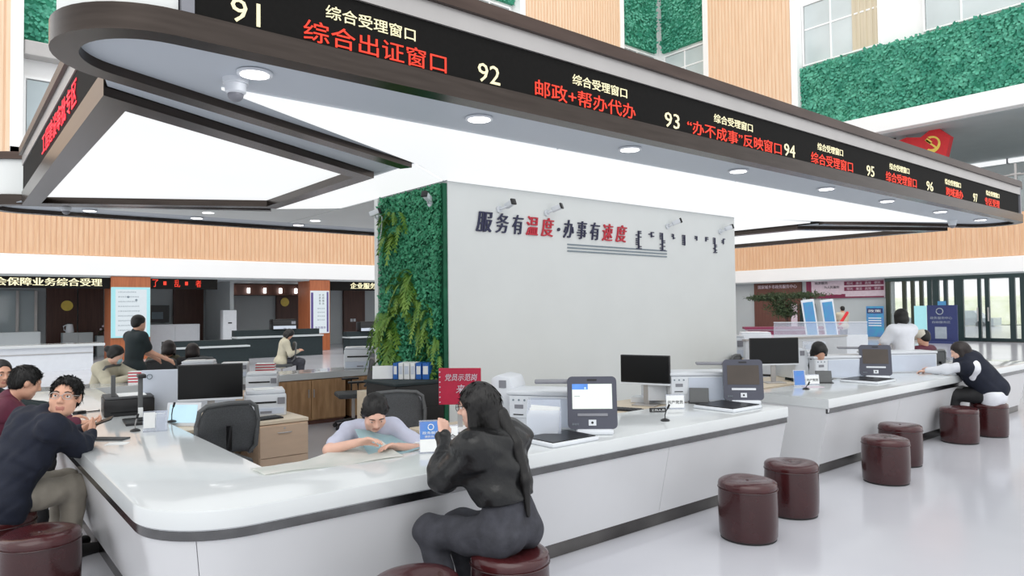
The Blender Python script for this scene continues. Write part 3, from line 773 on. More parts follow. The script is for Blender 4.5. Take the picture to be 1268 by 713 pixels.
eB = prism(new(), [(6.76, 3.53), (6.735, 3.53), (6.735, 4.22), (6.76, 4.22)], .0, .664, [(6.76, 3.39), (6.735, 3.39), (6.735, 4.22), (6.76, 4.22)])
modB = prism(new(), [(6.76, 4.2), (12.6, 4.2), (12.6, 4.22), (6.76, 4.22)], .02, .664)
counter('white stone topped counter beyond the gap, where the woman in the navy vest sits', pathB, .8, (1.7, 3.4, 5.1, 6.7, 8.4), ends=(eB, modB), inner=innB)
pathC = [(12.62, 10.62), (7, 10.62), (XL, 10.62)]
counter('white topped back counter with oak cabinets under it', pathC, .6, (3, 6, 9), inner=[(12.62, 9.98), (7, 9.98), (XL, 9.98)][:3])
# cabinets under the back counter
def cab(x0, label, w=.62, n=2):
    t = thing('cabinet', label, 'cabinet', (x0, 9.97, 0))
    obj('body', box(new(), 0, n*w, -.0, .45, .06, .655), 'wood_oak', t)
    obj('plinth', box(new(), .02, n*w-.02, .02, .4, 0, .06), 'wood_brown', t)
    for k in range(n):
        d = obj('door', box(new(), k*w+.006, (k+1)*w-.006, -.022, -.001, .075, .65, bevel=.003), 'wood_oak', t)
        obj('handle', box(new(), k*w+(w-.05 if k == 0 else .03), k*w+(w-.035 if k == 0 else .045), -.035, -.022, .4, .52), 'silver', d)
cab(3.72, 'oak two door cabinet below the back counter, left of the wheeled chair', w=.55)
cab(4.9, 'oak two door cabinet below the back counter behind the wheeled chair')

# ================================================================ leather stools
def make_stool(label):
    t = thing('leather_stool', label, 'stool', group='brown leather drum stools')
    body = [(.196, .014), (.203, .03), (.207, .12), (.209, .22), (.207, .32), (.205, .36)]
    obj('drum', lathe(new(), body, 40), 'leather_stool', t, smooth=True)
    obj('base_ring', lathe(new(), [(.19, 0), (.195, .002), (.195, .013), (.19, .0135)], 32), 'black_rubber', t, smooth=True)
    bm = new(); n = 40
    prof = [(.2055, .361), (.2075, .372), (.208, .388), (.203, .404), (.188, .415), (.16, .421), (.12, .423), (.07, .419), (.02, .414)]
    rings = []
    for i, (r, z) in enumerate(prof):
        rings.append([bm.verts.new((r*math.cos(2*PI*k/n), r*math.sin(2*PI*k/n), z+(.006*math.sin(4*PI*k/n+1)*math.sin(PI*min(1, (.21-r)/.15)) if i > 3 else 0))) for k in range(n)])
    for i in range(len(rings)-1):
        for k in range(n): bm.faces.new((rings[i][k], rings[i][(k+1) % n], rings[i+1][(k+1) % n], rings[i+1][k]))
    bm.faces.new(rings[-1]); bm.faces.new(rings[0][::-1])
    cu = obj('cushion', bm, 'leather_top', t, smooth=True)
    seam = [(.2095*math.cos(2*PI*k/n), .2095*math.sin(2*PI*k/n), .361) for k in range(n+1)]
    obj('piping', tube(new(), seam, .003, 6), 'leather_stool', t, smooth=True)
    obj('button', sphere(new(), (0, 0, .414), .013, 10, 6, (1, 1, .4)), 'leather_stool', cu, smooth=True)
    return t
stools = [(2.33, 2.90, 'brown leather stool under the woman in the black jacket'), (1.76, 2.90, 'brown leather stool cut off by the bottom edge, left of the seated woman'),
          (.467, 4.94, 'empty brown leather stool at the left edge, nearest the camera'), (.30, 5.55, 'brown leather stool the man with the phone sits on'),
          (4.575, 2.92, 'brown leather stool nearest the camera in the right row'), (5.36, 3.02, 'brown leather stool second from the left in the right row, beside the counter gap'),
          (6.98, 2.97, 'brown leather stool in front at the middle of the right row'), (7.86, 3.19, 'brown leather stool half hidden behind the middle one in the right row'),
          (9.62, 3.22, 'brown leather stool left of the woman in the navy vest'), (10.37, 3.13, 'brown leather stool under the woman in the navy vest'),
          (.22, 6.75, 'brown leather stool under the person in the maroon jacket'), (.2, 7.95, 'brown leather stool under the man at the left edge')]
s0 = make_stool(stools[0][2]); s0.location = (stools[0][0], stools[0][1], 0)
for i, (x, y, l) in enumerate(stools[1:]): copy_tree(s0, (x, y, 0), i*1.3, l)

# ================================================================ office furniture
def desk(label, x0, x1, y0, y1, h=.72):
    t = thing('desk', label, 'desk', (x0, y0, 0))
    a, b = x1-x0, y1-y0
    obj('desktop', box(new(), 0, a, 0, b, h-.03, h, bevel=.004), 'desk_beige', t)
    for x in (.02, a-.05): obj('side_panel', box(new(), x, x+.03, .03, b-.03, 0, h-.031), 'desk_beige', t)
    obj('back_panel', box(new(), .06, a-.06, b-.05, b-.03, .2, h-.031), 'desk_beige', t)
def pedestal(label, x0, y0, w=.44, d=.5, h=.685, rz=0, parent=None):
    t = thing('drawer_unit', label, 'drawer unit', (x0, y0, 0), rz)
    obj('body', box(new(), 0, w, .02, d, .03, h), 'drawer_beige', t)
    for k, (a, b) in enumerate(((.05, .13), (.135, .40), (.405, h-.01))):
        dr = obj('drawer', box(new(), .004, w-.004, 0, .019, a, b, bevel=.002), 'drawer_beige', t)
        if k: obj('handle', tube(new(), [(w*.36, -.002, b-.06), (w*.38, -.018, b-.06), (w*.62, -.018, b-.06), (w*.64, -.002, b-.06)], .005, 6), 'silver', dr)
        if k == 2: obj('lock', cyl(new(), (w*.5, -.004, b-.025), (w*.5, .002, b-.025), .009), 'silver', dr)
    for x in (.05, w-.05):
        for y in (.06, d-.05): obj('caster', cyl(new(), (x, y, 0), (x, y, .03), .02, n=10), 'black_plastic', t)
desk('beige desk of the empty left workplace under the big monitor', 1.50, 2.60, 6.12, 6.85)
pedestal('beige three drawer unit under the left desk, right of the mesh chair', 2.15, 6.10)
desk('beige desk behind the lit kiosk and the second monitor', 4.45, 5.95, 4.35, 4.95)
desk('beige desk at the workplace of the clerk in lilac', 2.98, 3.95, 4.42, 5.0)
desk('beige desk behind the far counter by the third monitor', 7.4, 9.6, 4.55, 5.2)
desk('beige desk in the far part of the office', 9.9, 11.9, 4.9, 5.5)
def office_chair(label, x, y, rz, arms=True, mesh='grey_mesh', group=None):
    t = thing('office_chair', label, 'office chair', (x, y, 0), rz)
    obj('seat', box(new(), -.24, .24, -.24, .22, .44, .51, bevel=.03), 'grey_mesh', t, smooth=True)
    fr = [(-.2, .2, .56), (-.235, .25, .62), (-.24, .28, .82), (-.22, .29, .93), (-.17, .29, .965), (0, .295, .975), (.17, .29, .965), (.22, .29, .93), (.24, .28, .82), (.235, .25, .62), (.2, .2, .56)]
    obj('back_frame', tube(new(), fr, .018, 8), 'chair_grey', t, smooth=True)
    bm = new(); nx, nz = 8, 8; g_ = []
    for i in range(nx+1):
        row = []
        for j in range(nz+1):
            u = -1+2*i/nx; v = j/nz
            row.append(bm.verts.new((u*.225*(1-.18*max(0, v-.8)*5*abs(u)), .22+.07*min(1, v*1.6)-.03*(1-u*u)*math.sin(PI*v), .58+v*.385-.03*abs(u)**4)))
        g_.append(row)
    for i in range(nx):
        for j in range(nz): bm.faces.new((g_[i][j], g_[i+1][j], g_[i+1][j+1], g_[i][j+1]))
    bk = obj('backrest', bm, mesh, t, smooth=True)
    sm = bk.modifiers.new('s', 'SOLIDIFY'); sm.thickness = .008
    obj('spine', tube(new(), [(0, .05, .42), (0, .24, .46), (0, .3, .62), (0, .3, .8)], .022), 'black_plastic', t, smooth=True)
    if arms:
        for s in (-1, 1): 
            a = obj('armrest', tube(new(), [(s*.2, .02, .46), (s*.29, .02, .48), (s*.29, .02, .66)], .014), 'black_plastic', t, smooth=True)
            obj('arm_pad', box(new(), s*.29-.035, s*.29+.035, -.12, .13, .66, .69, bevel=.012), 'black_plastic', a, smooth=True)
    obj('gas_lift', cyl(new(), (0, 0, .1), (0, 0, .44), .025), 'silver', t, smooth=True)
    for k in range(5):
        a = 2*PI*k/5+.3
        lg = obj('base_leg', tube(new(), [(0, 0, .12), (.15*math.cos(a), .15*math.sin(a), .1), (.29*math.cos(a), .29*math.sin(a), .075)], [.024, .02, .015]), 'black_plastic', t, smooth=True)
        cx_, cy_ = .29*math.cos(a), .29*math.sin(a)
        obj('wheel', cyl(new(), (cx_-.02*math.sin(a), cy_+.02*math.cos(a), .03), (cx_+.02*math.sin(a), cy_-.02*math.cos(a), .03), .03, n=14), 'black_rubber', lg, smooth=True)
    return t
office_chair('grey mesh office chair with its back to the rounded counter corner', 1.71, 5.90, PI+.1, arms=False)
office_chair('grey wheeled office chair by the oak cabinets', 4.62, 9.3, -PI/2-.3)
office_chair('dark grey office chair of the clerk in lilac', 2.93, 5.1, -.5, arms=False)
office_chair('dark office chair at the desk left of the clerk behind the far counter', 9.0, 5.55, .3)

for l_, x_, y_, r_z in (('office chair under the woman in beige beside the poster pier', 5.95, 15.5, PI/2+2.9), ('office chair under the woman with the face mask', 1.62, 10.98, PI/2+2.4),
                        ('office chair under the left of the two seated heads', 2.6, 11.92, PI), ('office chair under the right of the two seated heads', 3.12, 11.72, PI), ('office chair under the person in the cream cap', 11.85, 4.5, PI)):
    office_chair(l_, x_, y_, r_z, arms=False)
# ---- screens and machines
def monitor(label, x, y, z, w, h, rz, blank='screen_black', stand=True, tilt=0.0, drop=.12):
    t = thing('monitor', label, 'monitor', (x, y, z), rz)
    a = obj('housing', box(new(), -w/2, w/2, .0, .035, drop, drop+h, bevel=.006), 'black_plastic', t, smooth=True)
    obj('screen', box(new(), -w/2+.008, w/2-.008, -.003, .0, drop+.012, drop+h-.01), blank, t)
    obj('chin', box(new(), -w/2, w/2, -.004, .03, drop-.02, drop-.001, bevel=.003), 'white_plastic', t)
    obj('stand', box(new(), -.03, .03, .035, .06, .01, drop+h*.5, bevel=.005), 'silver', t)
    obj('foot', box(new(), -.12, .12, -.06, .12, 0, .012, bevel=.004), 'silver', t)
    return t
monitor('large black monitor on the empty left desk', 1.86, 6.5, .72, .53, .30, -.35, drop=.2)
monitor('black monitor beside the white machine against the white wall', 5.35, 4.52, .72, .50, .27, -1.2, drop=.22)
monitor('black monitor behind the dim kiosk of the far counter', 8.05, 4.72, .72, .62, .32, -.62, drop=.24)
def kiosk(label, x, y, rz, lit, pad):
    t = thing('service_kiosk', label, 'kiosk', (x, y, TOPZ), rz)
    obj('foot', box(new(), -.12, .15, -.02, .22, 0, .04, bevel=.015), 'white_plastic', t, smooth=True)
    obj('neck', box(new(), -.08, .08, .08, .14, .03, .3, bevel=.01), 'white_plastic', t, smooth=True)
    bm = box(new(), -.18, .18, 0, .045, .04, .42)
    es = [e for e in bm.edges if abs(e.verts[0].co.y-e.verts[1].co.y) > .01]
    bmesh.ops.bevel(bm, geom=es, offset=.035, segments=5, affect='EDGES', profile=.5)
    h = obj('screen_housing', bm, 'slate_plastic', t, smooth=True); h.rotation_euler = (-.16, 0, 0)
    obj('screen', box(new(), -.145, .145, -.003, -.0005, .185, .365), 'screen_white' if lit else 'screen_dim', h)
    if lit:
        obj('screen_header', box(new(), -.145, -.03, -.005, -.003, .325, .365), 'screen_blue', h)
        obj('screen_mark', cyl(new(), (-.05, -.008, .335), (-.05, -.005, .335), .008, n=12), 'screen_pale', h)
        obj('screen_line', box(new(), -.13, -.09, -.005, -.003, .275, .278), 'ink_grey', h)
    obj('key_strip', box(new(), -.11, .11, -.006, -.0005, .132, .152, bevel=.002), 'grey_plastic' if lit else 'white_plastic', h)
    obj('reader', box(new(), -.03, .025, -.006, -.0005, .065, .107), 'white_plastic', h)
    obj('reader_eye', cyl(new(), (-.003, -.008, .086), (-.003, -.006, .086), .009, n=12), 'black_plastic', h)
    obj('camera_window', box(new(), -.035, .035, -.004, -.0005, .388, .4), 'black_plastic', h)
    lettering('高拍仪', 'grey_text', h, (-.15, -.001, .068), .05, .016)
    obj('scan_arm', box(new(), -.42, .0, .08, .2, .36, .385, bevel=.01), 'grey_plastic', t, smooth=True)
    obj('arm_post', box(new(), -.05, -.02, .1, .14, .04, .36), 'silver', t)
    # flat document scanner lying beside it
    px, py, pw, pd = pad
    s = thing('flat_scanner', 'flat black topped scanner left of the '+label.split(' with ')[0].replace('slate grey ', '')+{'l': ' that is lit', 'e': ' by the counter gap', 'n': ' near the navy vest'}[{3.68: 'l', 5.84: 'e', 9.02: 'n'}[x]], 'scanner', (px, py, TOPZ))
    obj('tray', box(new(), 0, pw, 0, pd, 0, .03, bevel=.012), 'white_plastic', s, smooth=True)
    obj('glass_top', box(new(), .02, pw-.02, .02, pd-.01, .029, .036), 'screen_black', s)
    return t
kiosk('slate grey kiosk with lit white screen right of the seated woman', 3.68, 3.60, -.72, True, (3.12, 3.42, .44, .32))
kiosk('slate grey kiosk with dim screen at the end of the near counter', 5.84, 3.74, -.82, False, (5.30, 3.50, .45, .42))
kiosk('slate grey kiosk with dim screen left of the woman in the navy vest', 9.02, 3.92, -.98, False, (8.36, 3.62, .5, .45))
def machine(label, x, y, rz, L, tall=True, win=True):
    t = thing('card_machine', label, 'machine', (x, y, TOPZ-.0), rz)
    obj('body', box(new(), 0, L, 0, .34, .0, .25, bevel=.012), 'white_plastic', t, smooth=True)
    obj('lid', box(new(), -.02, L+.01, -.01, .36, .251, .285, bevel=.012), 'white_plastic', t, smooth=True)
    obj('front_door', box(new(), .18, L-.02, -.006, -.001, .02, .235), 'blue_white_plastic', t)
    pn = obj('control_panel', box(new(), .01, .165, -.008, -.001, .08, .24, bevel=.002), 'white_plastic', t)
    for k, xx in enumerate((.04, .085, .13)): obj('button', cyl(new(), (xx, -.012, .215), (xx, -.008, .215), .008, n=10), 'ink_grey', pn)
    obj('display', box(new(), .05, .12, -.011, -.008, .15, .18), 'grey_plastic', pn)
    obj('slot', box(new(), .04, .12, -.011, -.008, .1, .108), 'black_plastic', pn)
    if tall:
        bm = new(); prof = [(-.17, 0), (.02, 0), (.02, .29), (-.01, .37), (-.12, .39), (-.17, .36)]
        a = [bm.verts.new((p[0]-.02, .12, p[1])) for p in prof]; b = [bm.verts.new((p[0]-.02, .46, p[1])) for p in prof]
        for i in range(6): bm.faces.new((a[i], a[(i+1) % 6], b[(i+1) % 6], b[i]))
        bm.faces.new(a); bm.faces.new(b[::-1])
        bmesh.ops.bevel(bm, geom=bm.edges[:], offset=.012, segments=2, affect='EDGES', profile=.5)
        u = obj('feeder_tower', bm, 'white_plastic', t, smooth=True)
        obj('vent', box(new(), -.12, -.06, .114, .119, .29, .35), 'grey_plastic', u)
    return t
machine('white card machine tower behind the lit kiosk, against the red sign', 3.43, 4.26, -1.0, .62)
machine('long white machine behind the flat scanner near the counter gap', 5.46, 4.30, -.66, .66)
machine('long white machine behind the flat scanner on the far counter', 8.42, 4.40, -.52, .78, tall=True)
machine('white machine right of the black haired clerk on the far counter', 9.7, 4.25, -.6, .9, tall=False)
def mfp(label, x, y, z, rz, w=.42, d=.4, h=.24, paper=True, lid=True, m='white_plastic'):
    t = thing('printer', label, 'printer', (x, y, z), rz)
    obj('body', box(new(), -w/2, w/2, 0, d, 0, h, bevel=.015), m, t, smooth=True)
    obj('paper_tray', box(new(), -w/2+.02, w/2-.02, -.008, -.001, .02, h*.38, bevel=.002), 'blue_white_plastic', t)
    obj('tray_grip', box(new(), -.05, .05, -.014, -.008, .03, .05), 'grey_plastic', t)
    obj('output_slot', box(new(), -w*.4, w*.25, -.006, -.001, h*.6, h*.68), 'black_plastic', t)
    obj('control_panel', box(new(), w*.28, w*.46, -.01, -.001, h*.55, h*.85, bevel=.002), 'grey_plastic', t)
    if lid: obj('scanner_lid', box(new(), -w/2+.01, w/2-.01, .02, d-.01, h+.001, h+.035, bevel=.012), m, t, smooth=True)
    if paper: obj('paper', box(new(), -w*.3, w*.2, .05, d*.7, h+.037, h+.042, rot=(0, 0, .1)), 'paper', t)
    return t
mfp('white printer on the left desk below the stacked papers', 2.32, 6.42, .72, -.3, w=.36, d=.36, h=.2)
mfp('white printer further back behind the left desk printer', 2.95, 8.3, .72, -.4, w=.36, d=.35, h=.2, paper=False)
t = thing('low_cabinet', 'beige low cabinet carrying the white printer behind the left desk', 'cabinet', (2.6, 8.2, 0))
obj('body', box(new(), 0, .6, .1, .6, 0, .715), 'drawer_beige', t)
obj('door', box(new(), .02, .29, .085, .099, .05, .7), 'drawer_beige', t); obj('door', box(new(), .31, .58, .085, .099, .05, .7), 'drawer_beige', t)
mfp('white copier with grey lid at the back counter left of the paper box style printer', 2.72, 10.12, .76, -.4, w=.42, d=.36, h=.22)
mfp('white paper box style printer beside the copier at the back counter', 3.2, 10.1, .76, -.4, w=.36, d=.36, h=.2, paper=False, lid=False)
mfp('white printer on the back counter left of the leaf wall', 5.15, 10.12, .76, -.5, w=.5, d=.4, h=.3)
mfp('white printer on the far office desk behind the third monitor', 8.85, 4.8, .72, -.7, w=.45, d=.36, h=.32)
mfp('white desk printer in the far office left of the third monitor', 10.9, 7.3, .76, -.9, w=.6, d=.4, h=.36)
t = thing('side_table', 'beige side table under the white printer seen past the white wall', 'table', (10.3, 7.1, 0))
obj('tabletop', box(new(), 0, 1.5, 0, .8, .72, .758), 'desk_beige', t)
for x in (.03, 1.42):
    for y in (.03, .72): obj('leg', box(new(), x, x+.05, y, y+.05, 0, .72), 'silver', t)
# white divider screen with a small round mark
t = thing('desk_divider', 'pale grey divider board with a small round mark behind the big left monitor', 'divider', (1.62, 7.25, .72), -.35)
obj('board', box(new(), -.16, .66, 0, .03, 0, .42, bevel=.004), 'blue_white_plastic', t)
bm = new(); tube(bm, [(-.09+.022*math.cos(2*PI*k/16), -.004, .36+.022*math.sin(2*PI*k/16)) for k in range(17)], .004, 6); obj('round_mark', bm, 'ink_grey', t)
obj('foot', box(new(), -.1, -.02, -.05, .08, -.0, .01), 'silver', t); obj('foot', box(new(), .5, .58, -.05, .08, -.0, .01), 'silver', t)
desk('beige desk between the left counter and the divider board', 1.50, 2.36, 6.95, 7.6)
# document camera, scanner box on left counter
t = thing('document_scanner', 'black document scanner box on the left counter near the man with the phone', 'scanner', (1.13, 7.08, TOPZ), -.1)
obj('body', box(new(), 0, .40, 0, .42, .0, .15, bevel=.008), 'black_plastic', t, smooth=True)
obj('lid', box(new(), .005, .395, .0, .41, .151, .168, bevel=.006), 'grey_mesh', t, smooth=True)
obj('paper', box(new(), .12, .34, .06, .34, .169, .174), 'paper', t)
obj('front_slot', box(new(), .05, .35, -.004, -.0005, .03, .04), 'screen_black', t)
obj('post', box(new(), .06, .095, .10, .14, .168, .36, bevel=.004), 'chair_grey', t)
t = thing('document_camera', 'tall black document camera on a flat base in front of the scanner box', 'document camera', (1.18, 6.42, TOPZ), -.1)
obj('base', box(new(), 0, .26, 0, .34, 0, .022, bevel=.006), 'black_plastic', t, smooth=True)
p_ = obj('post', box(new(), .10, .135, .12, .155, .022, .40, bevel=.004), 'chair_grey', t, smooth=True)
obj('post_label', box(new(), .099, .136, .116, .1195, .05, .13), 'paper', p_)
obj('camera_head', box(new(), .09, .15, .02, .16, .38, .41, bevel=.006), 'black_plastic', t, smooth=True)
# microphones
def mic(label, x, y, h=.12, rz=0, m='black_plastic'):
    t = thing('desk_microphone', label, 'microphone', (x, y, TOPZ), rz)
    obj('base', lathe(new(), [(.036, 0), (.038, .006), (.03, .014), (.012, .02)], 20), 'black_plastic', t, smooth=True)
    obj('gooseneck', tube(new(), [(0, 0, .018), (0, 0, h*.5), (.004, -.01, h*.85), (.008, -.02, h)], .0045, 8), m, t, smooth=True)
    obj('capsule', tube(new(), [(.008, -.02, h), (.014, -.034, h+.035)], .009, 10), 'black_plastic', t, smooth=True)
mic('small silver microphone on a black base on the left counter', 1.19, 6.12, .1, m='silver')
mic('small black microphone in front of the pale blue tablet', 1.52, 6.40, .13)
mic('small black microphone on the counter between the two kiosks', 4.55, 3.64, .1)
mic('small black microphone lying low on the far counter corner', 7.36, 3.95, .05)
# tablet
t = thing('tablet', 'tablet in a white stand showing a pale blue page on the left counter', 'tablet', (1.585, 6.36, .722), -.75)
bm = box(new(), -.15, .15, 0, .02, .0, .2, bevel=.008); f = obj('frame', bm, 'white_plastic', t, smooth=True); f.rotation_euler = (-.25, 0, 0)
obj('display', box(new(), -.12, .12, -.003, -.0005, .03, .18), 'screen_pale', f)
obj('foot', box(new(), -.06, .06, .02, .14, 0, .008), 'white_plastic', t)
# acrylic holders and signs
def holder(label, x, y, z, w, h, rz, blocks, name='card_holder', cat='card holder', tilt=-.15):
    t = thing(name, label, cat, (x, y, z), rz)
    a = obj('acrylic_plate', box(new(), -w/2, w/2, 0, .004, 0, h), 'acrylic', t); a.rotation_euler = (tilt, 0, 0)
    obj('acrylic_foot', box(new(), -w/2, w/2, 0, h*.4, 0, .004), 'acrylic', t)
    for (m, x0, x1, z0, z1) in blocks: obj('card', box(new(), x0, x1, -.002, -.0005, z0, z1), m, a)
    return t, a
t, a = holder('clear card holder with white leaflets on the left counter before the camera', 1.30, 5.98, TOPZ, .17, .16, -.3, [('paper', -.08, .0, .03, .15), ('acrylic', .01, .08, .0, .16)])
obj('leaflet', box(new(), -.07, .07, .02, .028, .005, .14), 'paper', t); obj('side_wall', box(new(), .08, .084, .0, .06, 0, .16), 'acrylic', t)
t, a = holder('upright blue and white notice card beside the woman in the black jacket', 2.45, 3.84, TOPZ, .15, .21, -.5, [('blue_sign', -.07, .07, .09, .2), ('paper', -.07, .07, .01, .088)], name='notice_card', cat='card')
bm = new(); tube(bm, [(.018*math.cos(2*PI*k/14), -.004, .165+.018*math.sin(2*PI*k/14)) for k in range(15)], .003, 5); obj('round_emblem', bm, 'paper', a)
lettering('政务服务', 'paper', a, (-.055, -.003, .12), .11, .018, depth=.001); lettering('便民热线', 'paper', a, (-.04, -.003, .098), .08, .014, depth=.001)
lettering('▦▦▦', 'ink_grey', a, (-.05, -.003, .03), .1, .03, depth=.001) if False else None
t, a = holder('white table card with black characters next to the blue notice card', 2.60, 3.86, TOPZ, .13, .16, -.5, [('paper', -.06, .06, .01, .15)], name='name_card', cat='card')
lettering('综合', 'ink_black', a, (-.05, -.003, .06), .1, .04, depth=.001)
t, a = holder('white plate of four black characters on the near counter by the dark tablet', 5.15, 4.0, TOPZ, .17, .13, -.65, [('paper', -.08, .08, .01, .12)], name='name_card', cat='card')
lettering('共产党员', 'ink_black', a, (-.07, -.003, .045), .14, .03, depth=.001, font_off=.01)
t = thing('nameplate', 'small dark name block on the near counter under the monitor', 'nameplate', (4.88, 3.98, TOPZ), -.65)
obj('block', box(new(), -.07, .07, 0, .03, 0, .035), 'black_plastic', t); lettering('工作人员', 'paper', t, (-.06, -.001, .008), .12, .02, depth=.001)
t, a = holder('blue card holder on the corner of the far counter', 7.55, 4.12, TOPZ, .14, .19, -.6, [('blue_sign', -.06, .06, .02, .18)])
t, a = holder('white plate of black characters on the far counter by the grey tablet', 7.85, 4.13, TOPZ, .17, .12, -.6, [('paper', -.08, .08, .01, .11)], name='name_card', cat='card')
lettering('共产党员', 'ink_black', a, (-.07, -.003, .04), .14, .03, depth=.001, font_off=.01)
t = thing('leaflet_stack', 'pink and white leaflets lying on the far counter corner', 'leaflets', (7.62, 4.0, TOPZ), -.5)
obj('sheet', box(new(), -.1, .1, -.05, .07, 0, .006), 'pink_sign', t)
def small_screen(label, x, y, rz, m='chair_grey'):
    t = thing('signature_pad', label, 'tablet', (x, y, TOPZ), rz)
    f = obj('screen', box(new(), -.09, .09, 0, .012, 0.004, .15, bevel=.004), m, t); f.rotation_euler = (-.3, 0, 0)
    obj('base', box(new(), -.1, .1, -.03, .12, 0, .012, bevel=.003), 'black_plastic', t)
small_screen('dark signature pad standing behind the flat scanner of the near counter', 5.60, 4.07, -.9)
small_screen('grey signature pad on the far counter beside the white plate', 8.1, 4.12, -.9)
small_screen('signature pad before the hands of the woman in the navy vest', 10.2, 4.0, -.9)
small_screen('blue backed tablet behind the shoulder of the woman in the black jacket', 3.0, 3.92, -.5, 'blue_sign')
# red lit sign by the clerk
t = thing('red_sign', 'deep red upright sign with white characters behind the clerk', 'sign', (3.22, 4.62, .72), -.75)
obj('plate', box(new(), -.17, .17, 0, .02, .2, .49, bevel=.004), 'red_sign', t)
lettering('党员示范岗', 'pink_sign', t, (-.12, -.002, .39), .26, .055, font_off=.02, shear=.2)
lettering('来', 'pink_sign', t, (-.03, -.002, .29), .07, .07, font_off=.02, shear=.2)
obj('stand', box(new(), -.02, .02, .005, .02, 0, .2), 'silver', t); obj('foot', box(new(), -.1, .1, -.04, .08, 0, .008), 'white_plastic', t)
for k in range(7): obj('stud', cyl(new(), (-.16, -.004, .22+k*.04), (-.16, 0, .22+k*.04), .006, n=8), 'pink_sign', t)
# binder cabinet against the leaf wall
t = thing('black_cabinet', 'black cabinet carrying the blue binders in front of the leaf wall', 'cabinet', (3.27, 5.72, 0))
obj('body', box(new(), 0, .53, 0, .58, .0, .97, bevel=.006), 'black_plastic', t)
obj('top', box(new(), -.02, .545, -.02, .60, .971, .995, bevel=.004), 'cloth_darkgreen', t)
obj('door', box(new(), .02, .51, -.012, -.001, .05, .75), 'black_plastic', t); obj('label_plate', box(new(), .2, .27, -.014, -.001, .82, .87), 'grey_plastic', t)
t = thing('beige_cabinet', 'beige low cabinet left of the black cabinet at the leaf wall', 'cabinet', (3.40, 6.36, 0))
obj('body', box(new(), 0, .38, 0, .4, 0, .84, bevel=.004), 'desk_beige', t); obj('door', box(new(), .02, .36, -.01, -.001, .04, .8), 'desk_beige', t)
t = thing('paper_stack', 'white papers beside the binders on the black cabinet', 'papers', (3.42, 6.24, .995), -.6)
o = obj('sheet', box(new(), -.1, .1, -.02, .02, 0, .13), 'paper', t); o.rotation_euler = (-.2, 0, 0)
for k, (m, wd) in enumerate((('blue_binder', .05), ('paper', .05), ('paper', .06), ('paper', .05), ('blue_binder', .06), ('blue_binder', .07))):
    s_ = sum(x[1] for x in (('b', .05), ('p', .05), ('p', .06), ('p', .05), ('b', .06), ('b', .07))[:k])
    t = thing('binder', ['leftmost binder, blue, on the black cabinet', 'white binder next to the leftmost blue one', 'middle white binder on the black cabinet', 'white binder third from the left of the white ones', 'blue binder right of the white ones', 'rightmost blue binder on the black cabinet'][k], 'binder', (3.48+s_*.75, 6.14-s_*.8, .995), -.82, group='binders on the black cabinet')
    obj('cover', box(new(), 0, wd-.004, 0, .2, 0, .16, bevel=.003), m, t)
    obj('spine_label', box(new(), .008, wd-.012, -.002, -.0005, .05, .13), 'paper' if m != 'paper' else 'blue_white_plastic', t)
frond_cluster('potted_plant', 'small leafy plant right of the blue binders', 'plant', (3.78, 5.86, 1.0), 12, .13, 77, 'leaf_fern', wid=.05)
# papers on desk of clerk: large map sheets
def sheet(name, label, pts_fn, m, cat='paper', nx=14, ny=8, th=.002):
    bm = new(); g_ = [[bm.verts.new(pts_fn(i/nx, j/ny)) for j in range(ny+1)] for i in range(nx+1)]
    for i in range(nx):
        for j in range(ny): bm.faces.new((g_[i][j], g_[i+1][j], g_[i+1][j+1], g_[i][j+1]))
    bmesh.ops.solidify(bm, geom=bm.faces[:], thickness=th)
    o = obj(name, bm, m, None, smooth=True); tag(o, label, cat); return o
def mapf(u, v):
    x = 1.42+u*.84-v*.02; y = 3.95-.10*u+v*(.20+.16*u)
    z = TOPZ+.006+.005*math.sin(u*9+v*2)+max(0, u-.4)**1.6*.24*v**1.4
    return (x, y, z)
sheet('map_sheet', 'large creamy white map sheet spread over the counter edge before the clerk', mapf, 'map_paper')
def mapg(u, v):
    x = 2.08+u*.38; y = 3.93+v*.24+.04*u; z = TOPZ+.006+v**1.4*(.15-.10*u)+.006*math.sin(8*u)
    return (x, y, z)
sheet('blue_map_sheet', 'pale blue map sheet held up by the clerk in lilac', mapg, 'map_blue')
t = thing('document_tray', 'stack of papers under the right arm of the clerk', 'papers', (2.55, 4.08, TOPZ), -.3)
obj('tray', box(new(), -.12, .12, -.08, .12, 0, .012), 'grey_plastic', t)
for k in range(4): obj('sheet', box(new(), -.11+.01*k, .11, -.07, .11-.01*k, .013+k*.007, .018+k*.007), 'paper', t)
# acrylic leaflet box beside machine of station 1
t = thing('leaflet_box', 'clear leaflet box full of white papers left of the lit kiosk', 'leaflet box', (3.22, 3.80, TOPZ), -.75)
obj('front_wall', box(new(), 0, .24, 0, .004, 0, .2), 'acrylic', t); obj('side_wall', box(new(), .24, .244, 0, .12, 0, .22), 'acrylic', t); obj('back_wall', box(new(), 0, .24, .12, .124, 0, .26), 'acrylic', t)
for k in range(5): 
    o = obj('leaflet', box(new(), .01, .22, .02+k*.018, .024+k*.018, .004, .15+.02*k), 'paper', t); o.rotation_euler = (0, .04*(k-2), 0)
t = thing('paper_pile', 'loose curled papers on the beige desk between the clerk and the jacket woman', 'papers', (3.15, 4.55, .72), -.4)
for k in range(3):
    bm = new(); g_ = [[bm.verts.new((-.15+.3*i/8, -.1+.21*j/2, .004+k*.008+.05*max(0, i/8-.55)**1.5*(3-k))) for j in range(3)] for i in range(9)]
    for i in range(8):
        for j in range(2): bm.faces.new((g_[i][j], g_[i+1][j], g_[i+1][j+1], g_[i][j+1]))
    o = obj('sheet', bm, 'paper', t, smooth=True); o.rotation_euler = (0, 0, .15*k)
